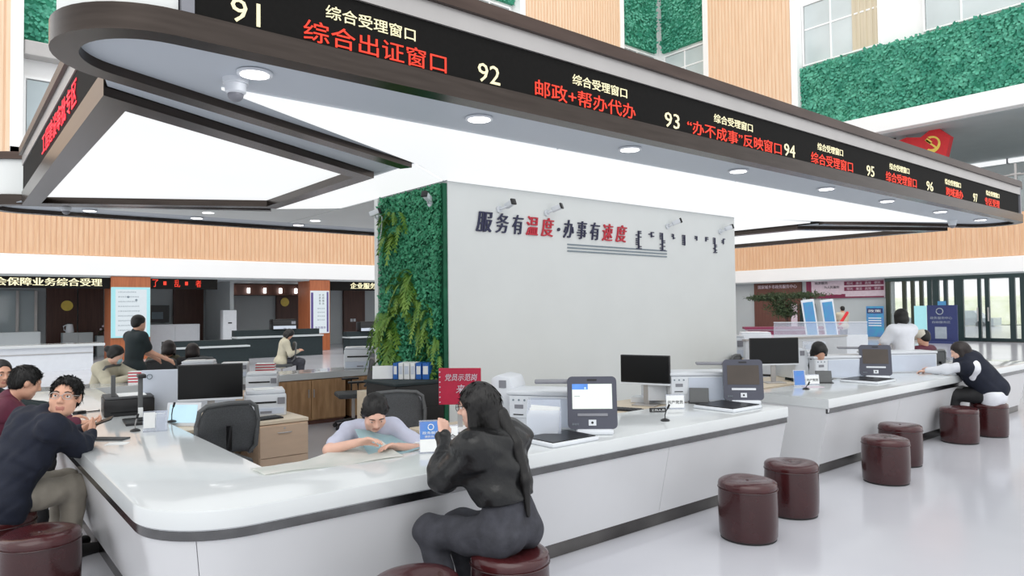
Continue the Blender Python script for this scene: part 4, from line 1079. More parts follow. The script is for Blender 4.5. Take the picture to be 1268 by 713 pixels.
# keyboards, mice, phones, odds
def keyboard(label, x, y, z, rz):
    t = thing('keyboard', label, 'keyboard', (x, y, z), rz)
    obj('tray', box(new(), -.22, .22, -.07, .07, 0, .014, bevel=.004), 'black_plastic', t)
    bm = new()
    for i in range(14):
        for j in range(5): box(bm, -.21+i*.03, -.186+i*.03, -.06+j*.024, -.04+j*.024, .0142, .02)
    o = obj('keys', bm, 'grey_mesh', t); o['kind'] = 'stuff'
keyboard('black keyboard on the left desk beside the printer', 2.18, 6.26, .72, .1)
keyboard('black keyboard under the second monitor', 4.95, 4.5, .72, -1.2)
t = thing('computer_mouse', 'black mouse on the beige desk behind the lit kiosk', 'mouse', (4.72, 4.42, .72), .4)
obj('shell', sphere(new(), (0, 0, .012), .05, 14, 8, (.6, 1, .35)), 'black_plastic', t, smooth=True)
t = thing('monitor_riser', 'white riser block under the second monitor', 'riser', (5.35, 4.52, .721), -1.2)
o = obj('shelf', box(new(), -.2, .2, .14, .3, .0, .06, bevel=.006), 'white_plastic', t)
t = thing('writing_pad', 'dark flat clipboard on the left counter under the hands of the man', 'clipboard', (.96, 5.86, TOPZ), -.75)
obj('board', box(new(), -.12, .14, -.05, .05, 0, .01), 'grey_mesh', t)
t = thing('paper_slip', 'small white slip at the edge of the left counter', 'paper', (.98, 5.62, TOPZ), -.5)
obj('sheet', box(new(), -.07, .07, -.05, .05, 0, .002), 'paper', t)
t = thing('cable_box', 'small black adapter and cable on the left counter by the maroon jacket', 'adapter', (1.0, 7.5, TOPZ), .6)
obj('body', box(new(), -.05, .05, -.03, .03, 0, .03, bevel=.008), 'black_plastic', t, smooth=True); obj('cord', tube(new(), [(.05, 0, .012), (.12, .03, .006), (.2, -.02, .006), (.26, .05, .006)], .005), 'black_plastic', t)
for i, (x, y, l) in enumerate(((.93, 8.3, 'black phone lying on the left counter far from the camera'),)):
    t = thing('desk_phone', l, 'phone', (x, y, TOPZ), .3); obj('body', box(new(), -.08, .08, -.05, .05, 0, .03, bevel=.01), 'black_plastic', t, smooth=True); obj('handset', box(new(), -.09, .09, .0, .04, .031, .055, bevel=.01), 'black_plastic', t, smooth=True)
for k, (x, y, l) in enumerate(((2.05, 10.2, 'red striped box on the back counter beside the masked woman'), (3.72, 10.3, 'red striped box on the back counter by the white printers'))):
    t = thing('carton', l, 'box', (x, y, TOPZ), -.5)
    obj('body', box(new(), -.13, .13, -.08, .08, 0, .16), 'paper', t)
    for j in range(4): obj('stripe', box(new(), -.131, .131, -.082, .082, .02+j*.038, .036+j*.038), 'red_letter', t)
t = thing('trophy', 'tiny golden pennant stand on the back counter near the pier', 'ornament', (5.05, 10.4, TOPZ)); obj('cone', cyl(new(), (0, 0, .01), (0, 0, .12), .03, .003), 'flag_gold', t); obj('base', cyl(new(), (0, 0, 0), (0, 0, .012), .04), 'black_plastic', t)
for x, l in ((1.75, 'papers in a pen tray on the left desk under the monitor'),):
    t = thing('pen_tray', l, 'tray', (1.95, 6.32, .72), -.35); obj('tray', box(new(), -.2, .2, -.05, .06, 0, .05), 'blue_white_plastic', t)
    for k in range(6): obj('pen', cyl(new(), (-.16+k*.06, 0, .03), (-.15+k*.065, .02, .12), .005, n=8), ('black_plastic', 'red_letter', 'blue_binder')[k % 3], t)
# far zone behind counter B
t = thing('white_partition', 'long low white partition behind the far counter kiosks', 'partition', (9.9, 6.3, 0), -.15)
obj('board', box(new(), 0, 2.6, 0, .05, 0, 1.12, bevel=.006), 'white_plastic', t); obj('cap', box(new(), -.01, 2.61, -.01, .06, 1.121, 1.15), 'silver', t)
t = thing('glass_partition', 'mint tinted glass topped partition left of the man in the white shirt', 'partition', (15.6, 8.0, 0), -.9)
obj('board', box(new(), -1.0, 1.0, 0, .05, 0, 1.0), 'white_plastic', t); obj('glass', box(new(), -1.0, 1.0, .02, .03, 1.0, 1.28), 'acrylic', t); obj('cap', box(new(), -1.0, 1.0, .0, .05, 1.281, 1.3), 'white_plastic', t)
# ---- back side: distant counter and rooms
t = thing('far_counter', 'long white reception counter far behind at the left under the yellow lettering', 'counter', (-6, 24.3, 0))
obj('body', box(new(), 0, 9.6, .1, 1.0, 0, .70), 'white_plastic', t); obj('worktop', box(new(), -.05, 9.9, 0, 1.1, .70, .78, bevel=.01), 'white_stone', t); obj('groove', box(new(), 0, 9.6, .08, .1, .5, .52), 'silver', t)
def simple_cab(label, x, y, w, d, h, m='blue_white_plastic', name='cabinet'):
    t = thing(name, label, name.replace('_', ' '), (x, y, 0)); obj('body', box(new(), 0, w, 0, d, 0, h, bevel=.01), m, t)
    obj('door', box(new(), .02, w/2-.01, -.02, -.001, .05, h-.05), m, t); obj('door', box(new(), w/2+.01, w-.02, -.02, -.001, .05, h-.05), m, t); return t
simple_cab('grey cabinet carrying the white kettle far behind at the left', 3.6, 31.2, 1.0, .5, .95, 'grey_paint')
simple_cab('grey cabinet carrying the flowers far behind left of the lit notice', 4.9-.15, 31.4, 1.1, .5, .8, 'grey_paint')
simple_cab('grey office divider far behind at the left window', .2, 30, 2.6, .5, 1.05, 'grey_paint')
simple_cab('white cabinet behind the man in the dark shirt', 6.4, 30.5, 1.9, .5, 1.2, 'white_plastic')
t = thing('kettle', 'white kettle on the grey cabinet far behind at the left', 'kettle', (3.85, 31.4, .95)); obj('body', lathe(new(), [(.13, 0), (.14, .05), (.11, .3), (.09, .33)], 16), 'white_plastic', t, smooth=True); obj('handle', tube(new(), [(-.1, 0, .3), (-.2, 0, .25), (-.18, 0, .1), (-.13, 0, .08)], .02), 'white_plastic', t); obj('lid', cyl(new(), (0, 0, .33), (0, 0, .37), .07), 'black_plastic', t)
t = frond_cluster('potted_flowers', 'dark potted flowers on the cabinet left of the lit notice pier', 'plant', (5.2, 31.6, 1.0), 22, .5, 91, 'leaf_dark', out=(0, -1), droop=.5)
obj('pot', lathe(new(), [(.1, -.2), (.15, 0), (.14, .01)], 14), 'white_plastic', t)
for k in range(8): obj('flower', sphere(new(), (-.3+.08*k, -.1, .05+.14*math.sin(k*2.1)), .045, 8, 6), 'pink_sign', t)
for x, z, l in ((4.0, 2.0, 'round yellow sticker on the dark panel above the kettle'), (13.0, 2.12, 'round yellow sticker on the dark panel above the seated reading woman')):
    t = thing('sticker', l, 'sticker', (x, 33.41, z)); obj('disc', cyl(new(), (0, -.012, 0), (0, 0, 0), .21, n=20), 'flag_gold', t)
t = thing('wall_display', 'black wall screen left of the dark wooden door panels behind the standing man', 'screen', (7.3, 33.4, 1.25)); obj('housing', box(new(), -.5, .5, -.08, 0, 0, .75), 'black_plastic', t); obj('display', box(new(), -.2, .25, -.085, -.08, .15, .45), 'ink_grey', t)
t = thing('standing_heater', 'tall white standing air conditioner left of the white wall behind', 'air conditioner', (8.95, 29.6, 0)); obj('body', box(new(), 0, .55, 0, .4, 0, 1.75, bevel=.03), 'white_plastic', t, smooth=True); obj('vent', box(new(), .08, .47, -.01, -.001, 1.3, 1.6), 'white_plastic', t); obj('display', box(new(), .2, .35, -.012, -.001, 1.2, 1.25), 'black_plastic', t)
def glass_counter(label, x, y, w, h=1.0, rz=0):
    t = thing('display_counter', label, 'counter', (x, y, 0), rz)
    obj('body', box(new(), 0, w, 0, .6, 0, h*.72), 'cloth_darkgreen', t); obj('worktop', box(new(), -.02, w+.02, -.05, .65, h*.72, h*.78), 'grey_paint', t); obj('upper_shelf', box(new(), 0, w, .3, .62, h*.78, h), 'cloth_darkgreen', t)
glass_counter('dark counter in front of the long white wall behind the office', 8.2, 25.5, 3.2, 1.0)
glass_counter('grey counter right of the pier with the purple poster', 12.2, 24.8, 4.2, .85)
glass_counter('dark counter behind the two seated heads', 5.2, 22.5, 2.4, .8)
for x, y, z, l in ((10.0, 25.7, 1.0, 'black printer on the dark counter before the long white wall'), (13.2, 25.0, .85, 'black printer on the grey counter right of the poster pier')):
    mfp(l, x, y, z, 0, w=.9, d=.4, h=.35, paper=False, m='black_plastic')
frond_cluster('potted_plant', 'small plants on the grey counter right of the poster pier', 'plant', (14.2, 25.2, 1.0), 16, .45, 93, 'leaf_dark', out=(0, -1), droop=.6)
monitor('white backed monitor on the grey counter left of the leaf wall', 15.2, 25.1, .85, .7, .5, .2, blank='ink_grey')
t = thing('electric_sockets', 'pair of white sockets on the dark panel far behind left of the leaf wall', 'socket', (16.6, 33.41, 1.1)); obj('plate', box(new(), -.15, -.02, -.02, 0, 0, .15), 'white_plastic', t); obj('plate', box(new(), .02, .15, -.02, 0, 0, .15), 'white_plastic', t)
# ---- right side: lobby furniture
t = thing('reception_desk', 'low maroon and white reception desk before the brown wall', 'desk', (24.5, 13.6, 0), -.9)
obj('body', box(new(), -1.6, 1.6, 0, .8, 0, .8), 'pink_sign', t); obj('worktop', box(new(), -1.7, 1.7, -.1, .9, .8, .88), 'maroon_sign', t); obj('band', box(new(), -1.6, 1.6, -.02, -.001, .6, .75), 'maroon_sign', t)
for (x, y, l) in ((19.0, 9.85, 'left of the two leaning blue lit display stands'), (19.6, 9.6, 'right of the two leaning blue lit display stands')):
    t = thing('display_stand', l, 'display stand', (x, y, 0), -.95)
    fr_ = obj('frame', box(new(), -.17, .17, 0, .06, .5, 1.85, bevel=.01), 'white_plastic', t); fr_.rotation_euler = (0, -.12, 0)
    obj('display', box(new(), -.13, .13, -.01, -.001, .8, 1.78), 'cyan_sign', fr_)
    obj('pole', box(new(), -.10, -.06, .02, .05, 0, .7), 'white_plastic', t); obj('pole', box(new(), .06, .1, .02, .05, 0, .6), 'white_plastic', t)
t = thing('banner_stand', 'blue roll up banner stand against the grey wall left of the entrance', 'banner stand', (35.2, 15.7, 0), -PI/2)
obj('sheet', box(new(), -.0, .82, -.02, 0, .12, 1.6), 'cyan_sign', t); obj('heading', box(new(), .04, .78, -.026, -.02, 1.25, 1.5), 'navy_sign', t); lettering('政策', 'paper', t, (.1, -.028, 1.3), .6, .14); obj('foot', box(new(), -.02, .84, -.12, .1, 0, .08), 'silver', t)
for k in range(4): obj('text_line', box(new(), .1, .7, -.026, -.02, 1.0-k*.12, 1.04-k*.12), 'paper', t)
t = thing('entrance_board', 'navy blue board with a round emblem in front of the glass entrance', 'board', (33.0, 12.15, 0), -PI/2)
obj('board', box(new(), 0, 1.15, -.05, .05, .1, 1.62), 'navy_sign', t)
bm = new(); tube(bm, [(.5+.13*math.cos(2*PI*k/16), -.07, 1.36+.13*math.sin(2*PI*k/16)) for k in range(17)], .02, 6); obj('round_emblem', bm, 'grey_text', t)
lettering('政务服务中心', 'grey_text', t, (.12, -.055, 1.02), .85, .12); lettering('自助服务区', 'grey_text', t, (.2, -.055, .85), .7, .1)
obj('document_window', box(new(), .3, .75, -.06, -.05, .2, .7), 'grey_text', t); obj('foot', box(new(), .1, 1.05, -.25, .25, 0, .1), 'navy_sign', t)
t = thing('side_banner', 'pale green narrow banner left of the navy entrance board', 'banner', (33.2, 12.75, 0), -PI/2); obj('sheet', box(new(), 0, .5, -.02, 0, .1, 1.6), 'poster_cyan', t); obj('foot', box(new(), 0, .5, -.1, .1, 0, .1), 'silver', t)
t = thing('window_sticker', 'turquoise square sticker on the glass entrance right of the navy board', 'sticker', (35.42, 12.35, 1.4), -PI/2); obj('sheet', box(new(), -.25, .1, -.01, 0, 0, .4), 'cyan_sign', t)
# pine plant
t = thing('pine_plant', 'dark bonsai pine with layered needles in front of the brown wall', 'plant', (31.0, 17.4, 0))
obj('pot', lathe(new(), [(.25, 0), (.35, .5), (.33, .55)], 18), 'plant_pot', t, smooth=True)
obj('trunk', tube(new(), [(0, 0, .5), (.1, .2, 1.2), (-.05, .1, 1.7), (0, .5, 2.1)], [.1, .08, .07, .04]), 'wood_dark', t)
r = np.random.RandomState(4); bm = new()
for (cy_, cz_, sy_, sz_) in ((.3, 1.7, .8, .38), (.7, 2.1, .7, .2), (-.7, 2.15, .9, .14), (1.5, 2.05, .5, .1), (.2, 1.35, .5, .2)):
    for k in range(900):
        p = Vector((r.normal(0, .3), cy_+r.normal(0, sy_*.45), cz_+r.normal(0, sz_*.45))); d = Vector(r.normal(0, 1, 3)).normalized()*.15; s_ = Vector(r.normal(0, 1, 3)).normalized()*.03
        bm.faces.new([bm.verts.new(p+s_), bm.verts.new(p+d), bm.verts.new(p-s_)])
o = obj('needles', bm, 'leaf_dark', t); o['kind'] = 'stuff'
t = thing('wall_scroll', 'framed vertical scrolls on the brown wall behind the reception desk', 'scroll', (35.8, 20.0, 1.0), -PI/2)
for k in range(3): obj('scroll_sheet', box(new(), .05+k*.5, .4+k*.5, -.03, 0, -.55, .75), ('pink_sign', 'door_frame', 'door_frame')[k], t)
t = thing('notice_board', 'pink notice board seen past the right edge of the white wall', 'board', (33, 23.6, .0), -PI/2); obj('board', box(new(), -.6, 1.4, -.05, 0, .0, 1.75), 'pink_sign', t); obj('band', box(new(), -.55, 1.35, -.07, -.05, 1.15, 1.5), 'red_letter', t); lettering('公告栏', 'pink_sign', t, (0, -.075, 1.22), .8, .2)
mfp('white copier beside the pine plant seen past the white wall', 15.4, 9.5, .0, -.9, w=.7, d=.6, h=1.0)
t = thing('tabletop_board', 'clear slanted table board with papers right of the leaning display stands', 'display', (9.6, 5.0, .72), -.75)
f = obj('plate', box(new(), -.16, .16, 0, .008, .16, .45), 'acrylic', t); f.rotation_euler = (-.1, 0, 0); obj('sheet', box(new(), -.12, .12, -.004, -.001, .2, .4), 'blue_white_plastic', f); obj('stand', box(new(), -.1, .1, .0, .15, 0, .17), 'white_plastic', t)
# ================================================================ people: smooth blended bodies
V3 = lambda *a: np.array(a, float)
def nrm(v): return v/max(1e-9, np.linalg.norm(v))
class Fig:
    """a layer of smoothly blended volumes turned into one continuous surface"""
    def __init__(s): s.p = []
    def cap(s, a, b, ra, rb=None, k=.03, lab=0): s.p.append(('c', V3(*a), V3(*b), ra, ra if rb is None else rb, k, lab, 1)); return s
    def ell(s, c, r, A=None, k=.03, lab=0, sg=1): s.p.append(('e', V3(*c), V3(*r), np.eye(3) if A is None else A, None, k, lab, sg)); return s
    def half(s, c, n, k=.01): s.p.append(('h', V3(*c), nrm(V3(*n)), None, None, k, 0, -1)); return s
    def mesh(s, name, mats, res, parent, noise=0.0, nfreq=40, seed=0):
        lo, hi = V3(9, 9, 9)*99, -V3(9, 9, 9)*99
        for p in s.p:
            if p[7] < 0: continue
            if p[0] == 'c':
                for q, r in ((p[1], p[3]), (p[2], p[4])): lo = np.minimum(lo, q-r); hi = np.maximum(hi, q+r)
            else: R = max(p[2]); lo = np.minimum(lo, p[1]-R); hi = np.maximum(hi, p[1]+R)
        lo -= 3*res+.02; hi += 3*res+.02
        n = np.ceil((hi-lo)/res).astype(int)+1
        ax = [(lo[i]+res*np.arange(n[i])).astype(np.float32) for i in range(3)]
        F = np.full(n, .5, np.float32)
        for p in s.p:
            k = p[5]; mg = k+3*res+.012
            if p[0] == 'c': a = np.minimum(p[1]-p[3], p[2]-p[4]); b = np.maximum(p[1]+p[3], p[2]+p[4])
            elif p[0] == 'e': R = max(p[2]); a = p[1]-R; b = p[1]+R
            else: a = lo; b = hi
            i0 = np.maximum(((a-mg-lo)/res).astype(int), 0); i1 = np.minimum(((b+mg-lo)/res).astype(int)+2, n)
            if (i1 <= i0).any(): continue
            sl = tuple(slice(i0[q], i1[q]) for q in range(3))
            X = ax[0][sl[0]][:, None, None]; Y = ax[1][sl[1]][None, :, None]; Z = ax[2][sl[2]][None, None, :]
            if p[0] == 'c':
                d = p[2]-p[1]; L2 = max(1e-9, d@d)
                t = np.clip(((X-p[1][0])*d[0]+(Y-p[1][1])*d[1]+(Z-p[1][2])*d[2])/L2, 0, 1)
                D = np.sqrt((X-p[1][0]-t*d[0])**2+(Y-p[1][1]-t*d[1])**2+(Z-p[1][2]-t*d[2])**2)-(p[3]+(p[4]-p[3])*t)
            elif p[0] == 'e':
                A = p[3]; x = X-p[1][0]; y = Y-p[1][1]; z = Z-p[1][2]
                q = [(A[i][0]*x+A[i][1]*y+A[i][2]*z) for i in range(3)]
                k0 = np.sqrt(sum((q[i]/p[2][i])**2 for i in range(3)))+1e-6; k1 = np.sqrt(sum((q[i]/p[2][i]**2)**2 for i in range(3)))+1e-6
                D = k0*(k0-1)/k1
            else: D = (X-p[1][0])*p[2][0]+(Y-p[1][1])*p[2][1]+(Z-p[1][2])*p[2][2]
            D = D.astype(np.float32); G = F[sl]
            if p[7] > 0: h = np.maximum(k-np.abs(G-D), 0)/k; F[sl] = np.minimum(G, D)-h*h*k*.25
            else: D = -D; h = np.maximum(k-np.abs(G-D), 0)/k; F[sl] = np.maximum(G, D)+h*h*k*.25
        if noise:
            r = np.random.RandomState(seed); N = 0
            X, Y, Z = ax[0][:, None, None], ax[1][None, :, None], ax[2][None, None, :]
            for q in range(4):
                w_ = r.normal(0, 1, 3); w_ = w_/np.linalg.norm(w_)*nfreq*r.uniform(.6, 1.5)
                w2 = r.normal(0, 1, 3)*nfreq*.35
                N = N+np.sin(X*w_[0]+Y*w_[1]+Z*w_[2]+r.uniform(0, 6)+1.6*np.sin(X*w2[0]+Y*w2[1]+Z*w2[2]))
            F = F+(noise*.5*N).astype(np.float32)
        F[0], F[-1], F[:, 0], F[:, -1], F[:, :, 0], F[:, :, -1] = .5, .5, .5, .5, .5, .5
        # surface nets
        I = F < 0
        c = I[:-1, :-1, :-1].astype(np.int8)
        for dx in (0, 1):
            for dy in (0, 1):
                for dz in (0, 1):
                    if dx+dy+dz: c = c+I[dx:n[0]-1+dx, dy:n[1]-1+dy, dz:n[2]-1+dz]
        cells = np.argwhere((c > 0) & (c < 8)); ci, cj, ck = cells.T
        idx = np.full(c.shape, -1, np.int32); idx[ci, cj, ck] = np.arange(len(cells))
        acc = np.zeros((len(cells), 3)); cnt = np.zeros(len(cells))
        cor = [(a, b, d) for a in (0, 1) for b in (0, 1) for d in (0, 1)]
        fv = {q: F[ci+q[0], cj+q[1], ck+q[2]] for q in cor}
        for q in cor:
            for a_ in range(3):
                if q[a_] == 0:
                    q2 = list(q); q2[a_] = 1; q2 = tuple(q2); f0, f1 = fv[q], fv[q2]; m_ = (f0 < 0) != (f1 < 0)
                    t = np.where(m_, f0/np.where(m_, f0-f1, 1), 0)
                    P_ = np.array(q, float)[None, :].repeat(len(cells), 0); P_[:, a_] += t
                    acc[m_] += P_[m_]; cnt[m_] += 1
        verts = (cells+acc/cnt[:, None])*res+lo
        quads = []
        for a_ in range(3):
            b_, d_ = (a_+1) % 3, (a_+2) % 3
            s0 = [slice(None)]*3; s1 = [slice(None)]*3; s0[a_] = slice(0, -1); s1[a_] = slice(1, None)
            ch = I[tuple(s0)] != I[tuple(s1)]
            e = np.argwhere(ch); e = e[(e[:, b_] > 0) & (e[:, d_] > 0) & (e[:, b_] < n[b_]-1) & (e[:, d_] < n[d_]-1)]
            ins = I[e[:, 0], e[:, 1], e[:, 2]]
            def g(db, dd):
                q = e.copy(); q[:, b_] -= db; q[:, d_] -= dd; return idx[q[:, 0], q[:, 1], q[:, 2]]
            Q = np.stack([g(1, 1), g(0, 1), g(0, 0), g(1, 0)], 1)
            Q[~ins] = Q[~ins][:, ::-1]; quads.append(Q)
        Q = np.concatenate(quads); Q = Q[(Q >= 0).all(1)]
        me = bpy.data.meshes.new(name)
        me.vertices.add(len(verts)); me.vertices.foreach_set('co', verts.astype(np.float32).ravel())
        me.loops.add(len(Q)*4); me.loops.foreach_set('vertex_index', Q.astype(np.int32).ravel())
        me.polygons.add(len(Q)); me.polygons.foreach_set('loop_start', np.arange(0, len(Q)*4, 4, dtype=np.int32)); me.polygons.foreach_set('loop_total', np.full(len(Q), 4, dtype=np.int32))
        if len(mats) > 1:
            ctr = verts[Q].mean(1); best = np.full(len(Q), 9e9); lab = np.zeros(len(Q), np.int32)
            for p in s.p:
                if p[7] < 0: continue
                if p[0] == 'c':
                    d = p[2]-p[1]; t = np.clip(((ctr-p[1])@d)/max(1e-9, d@d), 0, 1); D = np.linalg.norm(ctr-p[1]-t[:, None]*d, axis=1)-(p[3]+(p[4]-p[3])*t)
                else:
                    q = (ctr-p[1])@p[3].T; k0 = np.linalg.norm(q/p[2], axis=1)+1e-6; D = k0*(k0-1)/(np.linalg.norm(q/p[2]**2, axis=1)+1e-6)
                m_ = D < best; best[m_] = D[m_]; lab[m_] = p[6]
            me.polygons.foreach_set('material_index', lab)
        me.update(); me.validate(); me.shade_smooth()
        for m_ in mats: me.materials.append(M[m_])
        o = bpy.data.objects.new(name, me); C.objects.link(o)
        if parent is not None: o.parent = parent; o.location = -parent.location
        return o
def ik(a, b, l1, l2, pole):
    d = b-a; L = np.linalg.norm(d); L = min(L, (l1+l2)*.999); u = nrm(d)
    x = (l1*l1-l2*l2+L*L)/(2*L); h = math.sqrt(max(0, l1*l1-x*x))
    p = pole-a; p = p-(p@u)*u; p = nrm(p)
    return a+u*x+p*h, a+u*L
def head(B, H_, hc, f, up, s, hair, full=True, sex='f', beard=False):
    """head centre hc (mid skull), looking along f"""
    f = nrm(f); r = nrm(np.cross(f, up)); u = np.cross(r, f); A = np.array([r, f, u])
    at = lambda x, y, z: hc+(r*x+f*y+u*z)*s
    B.ell(at(0, -.012, .03), V3(.075, .094, .085)*s, A, k=.02)
    B.ell(at(0, .018, -.035), V3(.061, .072, .082)*s, A, k=.03)
    B.cap(at(-.03, .03, -.07), at(.03, .03, -.07), .035*s, k=.03)
    B.ell(at(0, .06, -.1), V3(.026, .022, .02)*s, A, k=.025)
    if full:
        B.cap(at(-.034, .078, .022), at(.034, .078, .022), .012*s, k=.02)
        for x in (-1, 1):
            B.ell(at(x*.032, .098, .0), V3(.02, .014, .013)*s, A, k=.014, sg=-1)
            B.ell(at(x*.045, .058, -.035), V3(.022, .02, .022)*s, A, k=.02)
            B.ell(at(x*.076, -.006, -.008), V3(.01, .02, .032)*s, A, k=.008)
            B.ell(at(x*.012, .096, -.036), V3(.009, .01, .008)*s, A, k=.01)
        B.cap(at(0, .086, .012), at(0, .107, -.03), .007*s, .012*s, k=.012)
        B.cap(at(-.017, .083, -.067), at(.017, .083, -.067), .0045*s, k=.008, lab=1)
        B.cap(at(-.013, .082, -.075), at(.013, .081, -.075), .005*s, k=.008, lab=1)
    # hair
    if hair == 'short':
        H_.ell(at(0, -.018, .037), V3(.084, .102, .088)*s, A, k=.02)
        H_.ell(at(0, -.05, -.01), V3(.076, .065, .07)*s, A, k=.02)
        H_.ell(at(0, .108, -.018), V3(.082, .088, .098)*s, A, k=.012, sg=-1)
        for x in (-1, 1): H_.ell(at(x*.085, .01, -.05), V3(.025, .05, .045)*s, A, k=.01, sg=-1)
    elif hair in ('bun', 'tied'):
        H_.ell(at(0, -.02, .037), V3(.086, .102, .09)*s, A, k=.02)
        H_.ell(at(0, -.05, -.02), V3(.074, .06, .065)*s, A, k=.02)
        for x in (-1, 1): H_.cap(at(x*.068, .01, .02), at(x*.066, -.02, -.05), .022*s, .02*s, k=.02)
        H_.ell(at(0, .108, -.03), V3(.063, .085, .093)*s, A, k=.012, sg=-1)
        H_.ell(at(0, -.13, .02 if hair == 'bun' else -.03), V3(.045, .04, .045)*s, A, k=.02)
    elif hair == 'bob':
        H_.ell(at(0, -.015, .03), V3(.092, .106, .095)*s, A, k=.02)
        H_.ell(at(0, -.04, -.05), V3(.09, .075, .08)*s, A, k=.02)
        for x in (-1, 1): H_.cap(at(x*.075, .0, .02), at(x*.08, .015, -.09), .03*s, .025*s, k=.02)
        H_.ell(at(0, .11, -.04), V3(.06, .085, .1)*s, A, k=.012, sg=-1)
    elif hair == 'long':
        H_.ell(at(0, -.015, .035), V3(.088, .106, .092)*s, A, k=.02)
        H_.cap(at(0, -.05, .0), at(0, -.085, -.19), .085*s, .07*s, k=.03)
        H_.cap(at(.03, -.07, -.12), at(.05, -.09, -.28), .06*s, .045*s, k=.03)
        for x in (-1, 1): H_.cap(at(x*.07, .01, .02), at(x*.072, .02, -.17), .03*s, .028*s, k=.03)
        H_.ell(at(0, .115, -.04), V3(.058, .085, .095)*s, A, k=.012, sg=-1)
    return at, r, f, u
def hand(B, w_, d, n, side, s, curl=.5, lod=0):
    """w_ wrist, d pointing direction, n palm normal (palm side), side = thumb direction"""
    d = nrm(d); side = nrm(side-(side@d)*d); n = nrm(n-(n@d)*d)
    P_ = lambda x, y, z: w_+(d*x+side*y+n*z)*s
    if lod:
        B.cap(P_(.0, 0, 0), P_(.09, 0, 0), .03*s, .026*s, k=.02); B.cap(P_(.09, 0, 0), P_(.15, 0, .03), .024*s, .015*s, k=.02); return
    for y, l, a0 in ((.030, .9, 0), (.010, 1.0, 0), (-.010, .94, 0), (-.029, .78, 0)):
        B.cap(P_(.0, y*.5, 0), P_(.085, y, .0), .0155*s, .0125*s, k=.012)
        p = V3(.085, y, 0); an = 0
        for L, rr in ((.042, .0098), (.026, .0088), (.022, .0078)):
            an += curl; q = p+V3(math.cos(an), 0, math.sin(an))*L*l
            B.cap(P_(*p), P_(*q), rr*s, rr*.92*s, k=.004); p = q
    B.cap(P_(.012, .016, .008), P_(.05, .045, .018), .016*s, .012*s, k=.012)
    B.cap(P_(.05, .045, .018), P_(.082, .05, .032), .0105*s, .0095*s, k=.006)
    B.cap(P_(.082, .05, .032), P_(.105, .042, .045), .0095*s, .008*s, k=.006)
def strands(ho, hair, hc, hf, hu, s, t, m, n=2600, seed=1):
    """fine locks laid over the hair volume"""
    me = ho.data; nv = len(me.vertices); co = np.empty(nv*3, np.float32); no = np.empty(nv*3, np.float32)
    me.vertices.foreach_get('co', co); me.vertices.foreach_get('normal', no); co = co.reshape(-1, 3); no = no.reshape(-1, 3)
    r_ = np.random.RandomState(seed); ix = r_.randint(0, nv, n); P_ = co[ix].astype(float); N = no[ix].astype(float)
    crown = hc+hu*.11*s-hf*.05*s
    if hair == 'long':
        D = np.tile(V3(0, 0, -1.), (n, 1))+6*(P_-crown)*V3(1, 1, 0); L = .05; lift = -.02
    elif hair in ('bun', 'tied'):
        D = (hc-hf*.13*s)-P_; L = .04; lift = -.01
    else:
        D = (P_-crown)+hf*.04; L = .030; lift = .28
    D = D-(D*N).sum(1)[:, None]*N; D /= np.linalg.norm(D, axis=1)[:, None]+1e-6
    D = D+N*lift+r_.normal(0, .16 if hair == 'short' else .05, (n, 3)); S = np.cross(D, N); S /= np.linalg.norm(S, axis=1)[:, None]+1e-6
    Ls = L*r_.uniform(.5, 1.2, n)[:, None]; wd = .0022; V = np.stack([P_-S*wd-N*.001, P_+S*wd-N*.001, P_+D*Ls*.6+S*wd*.6-N*Ls*.08, P_+D*Ls-N*Ls*.25, P_+D*Ls*.6-S*wd*.6-N*Ls*.08], 1).reshape(-1, 3)
    q = bpy.data.meshes.new('hair_locks'); q.vertices.add(n*5); q.vertices.foreach_set('co', V.astype(np.float32).ravel())
    q.loops.add(n*5); q.loops.foreach_set('vertex_index', np.arange(n*5, dtype=np.int32)); q.polygons.add(n)
    q.polygons.foreach_set('loop_start', np.arange(0, n*5, 5, dtype=np.int32)); q.polygons.foreach_set('loop_total', np.full(n, 5, dtype=np.int32)); q.update(); q.materials.append(M[m])
    o = bpy.data.objects.new('hair_locks', q); C.objects.link(o); o.parent = t; o.location = ho.location; o['kind'] = 'stuff'
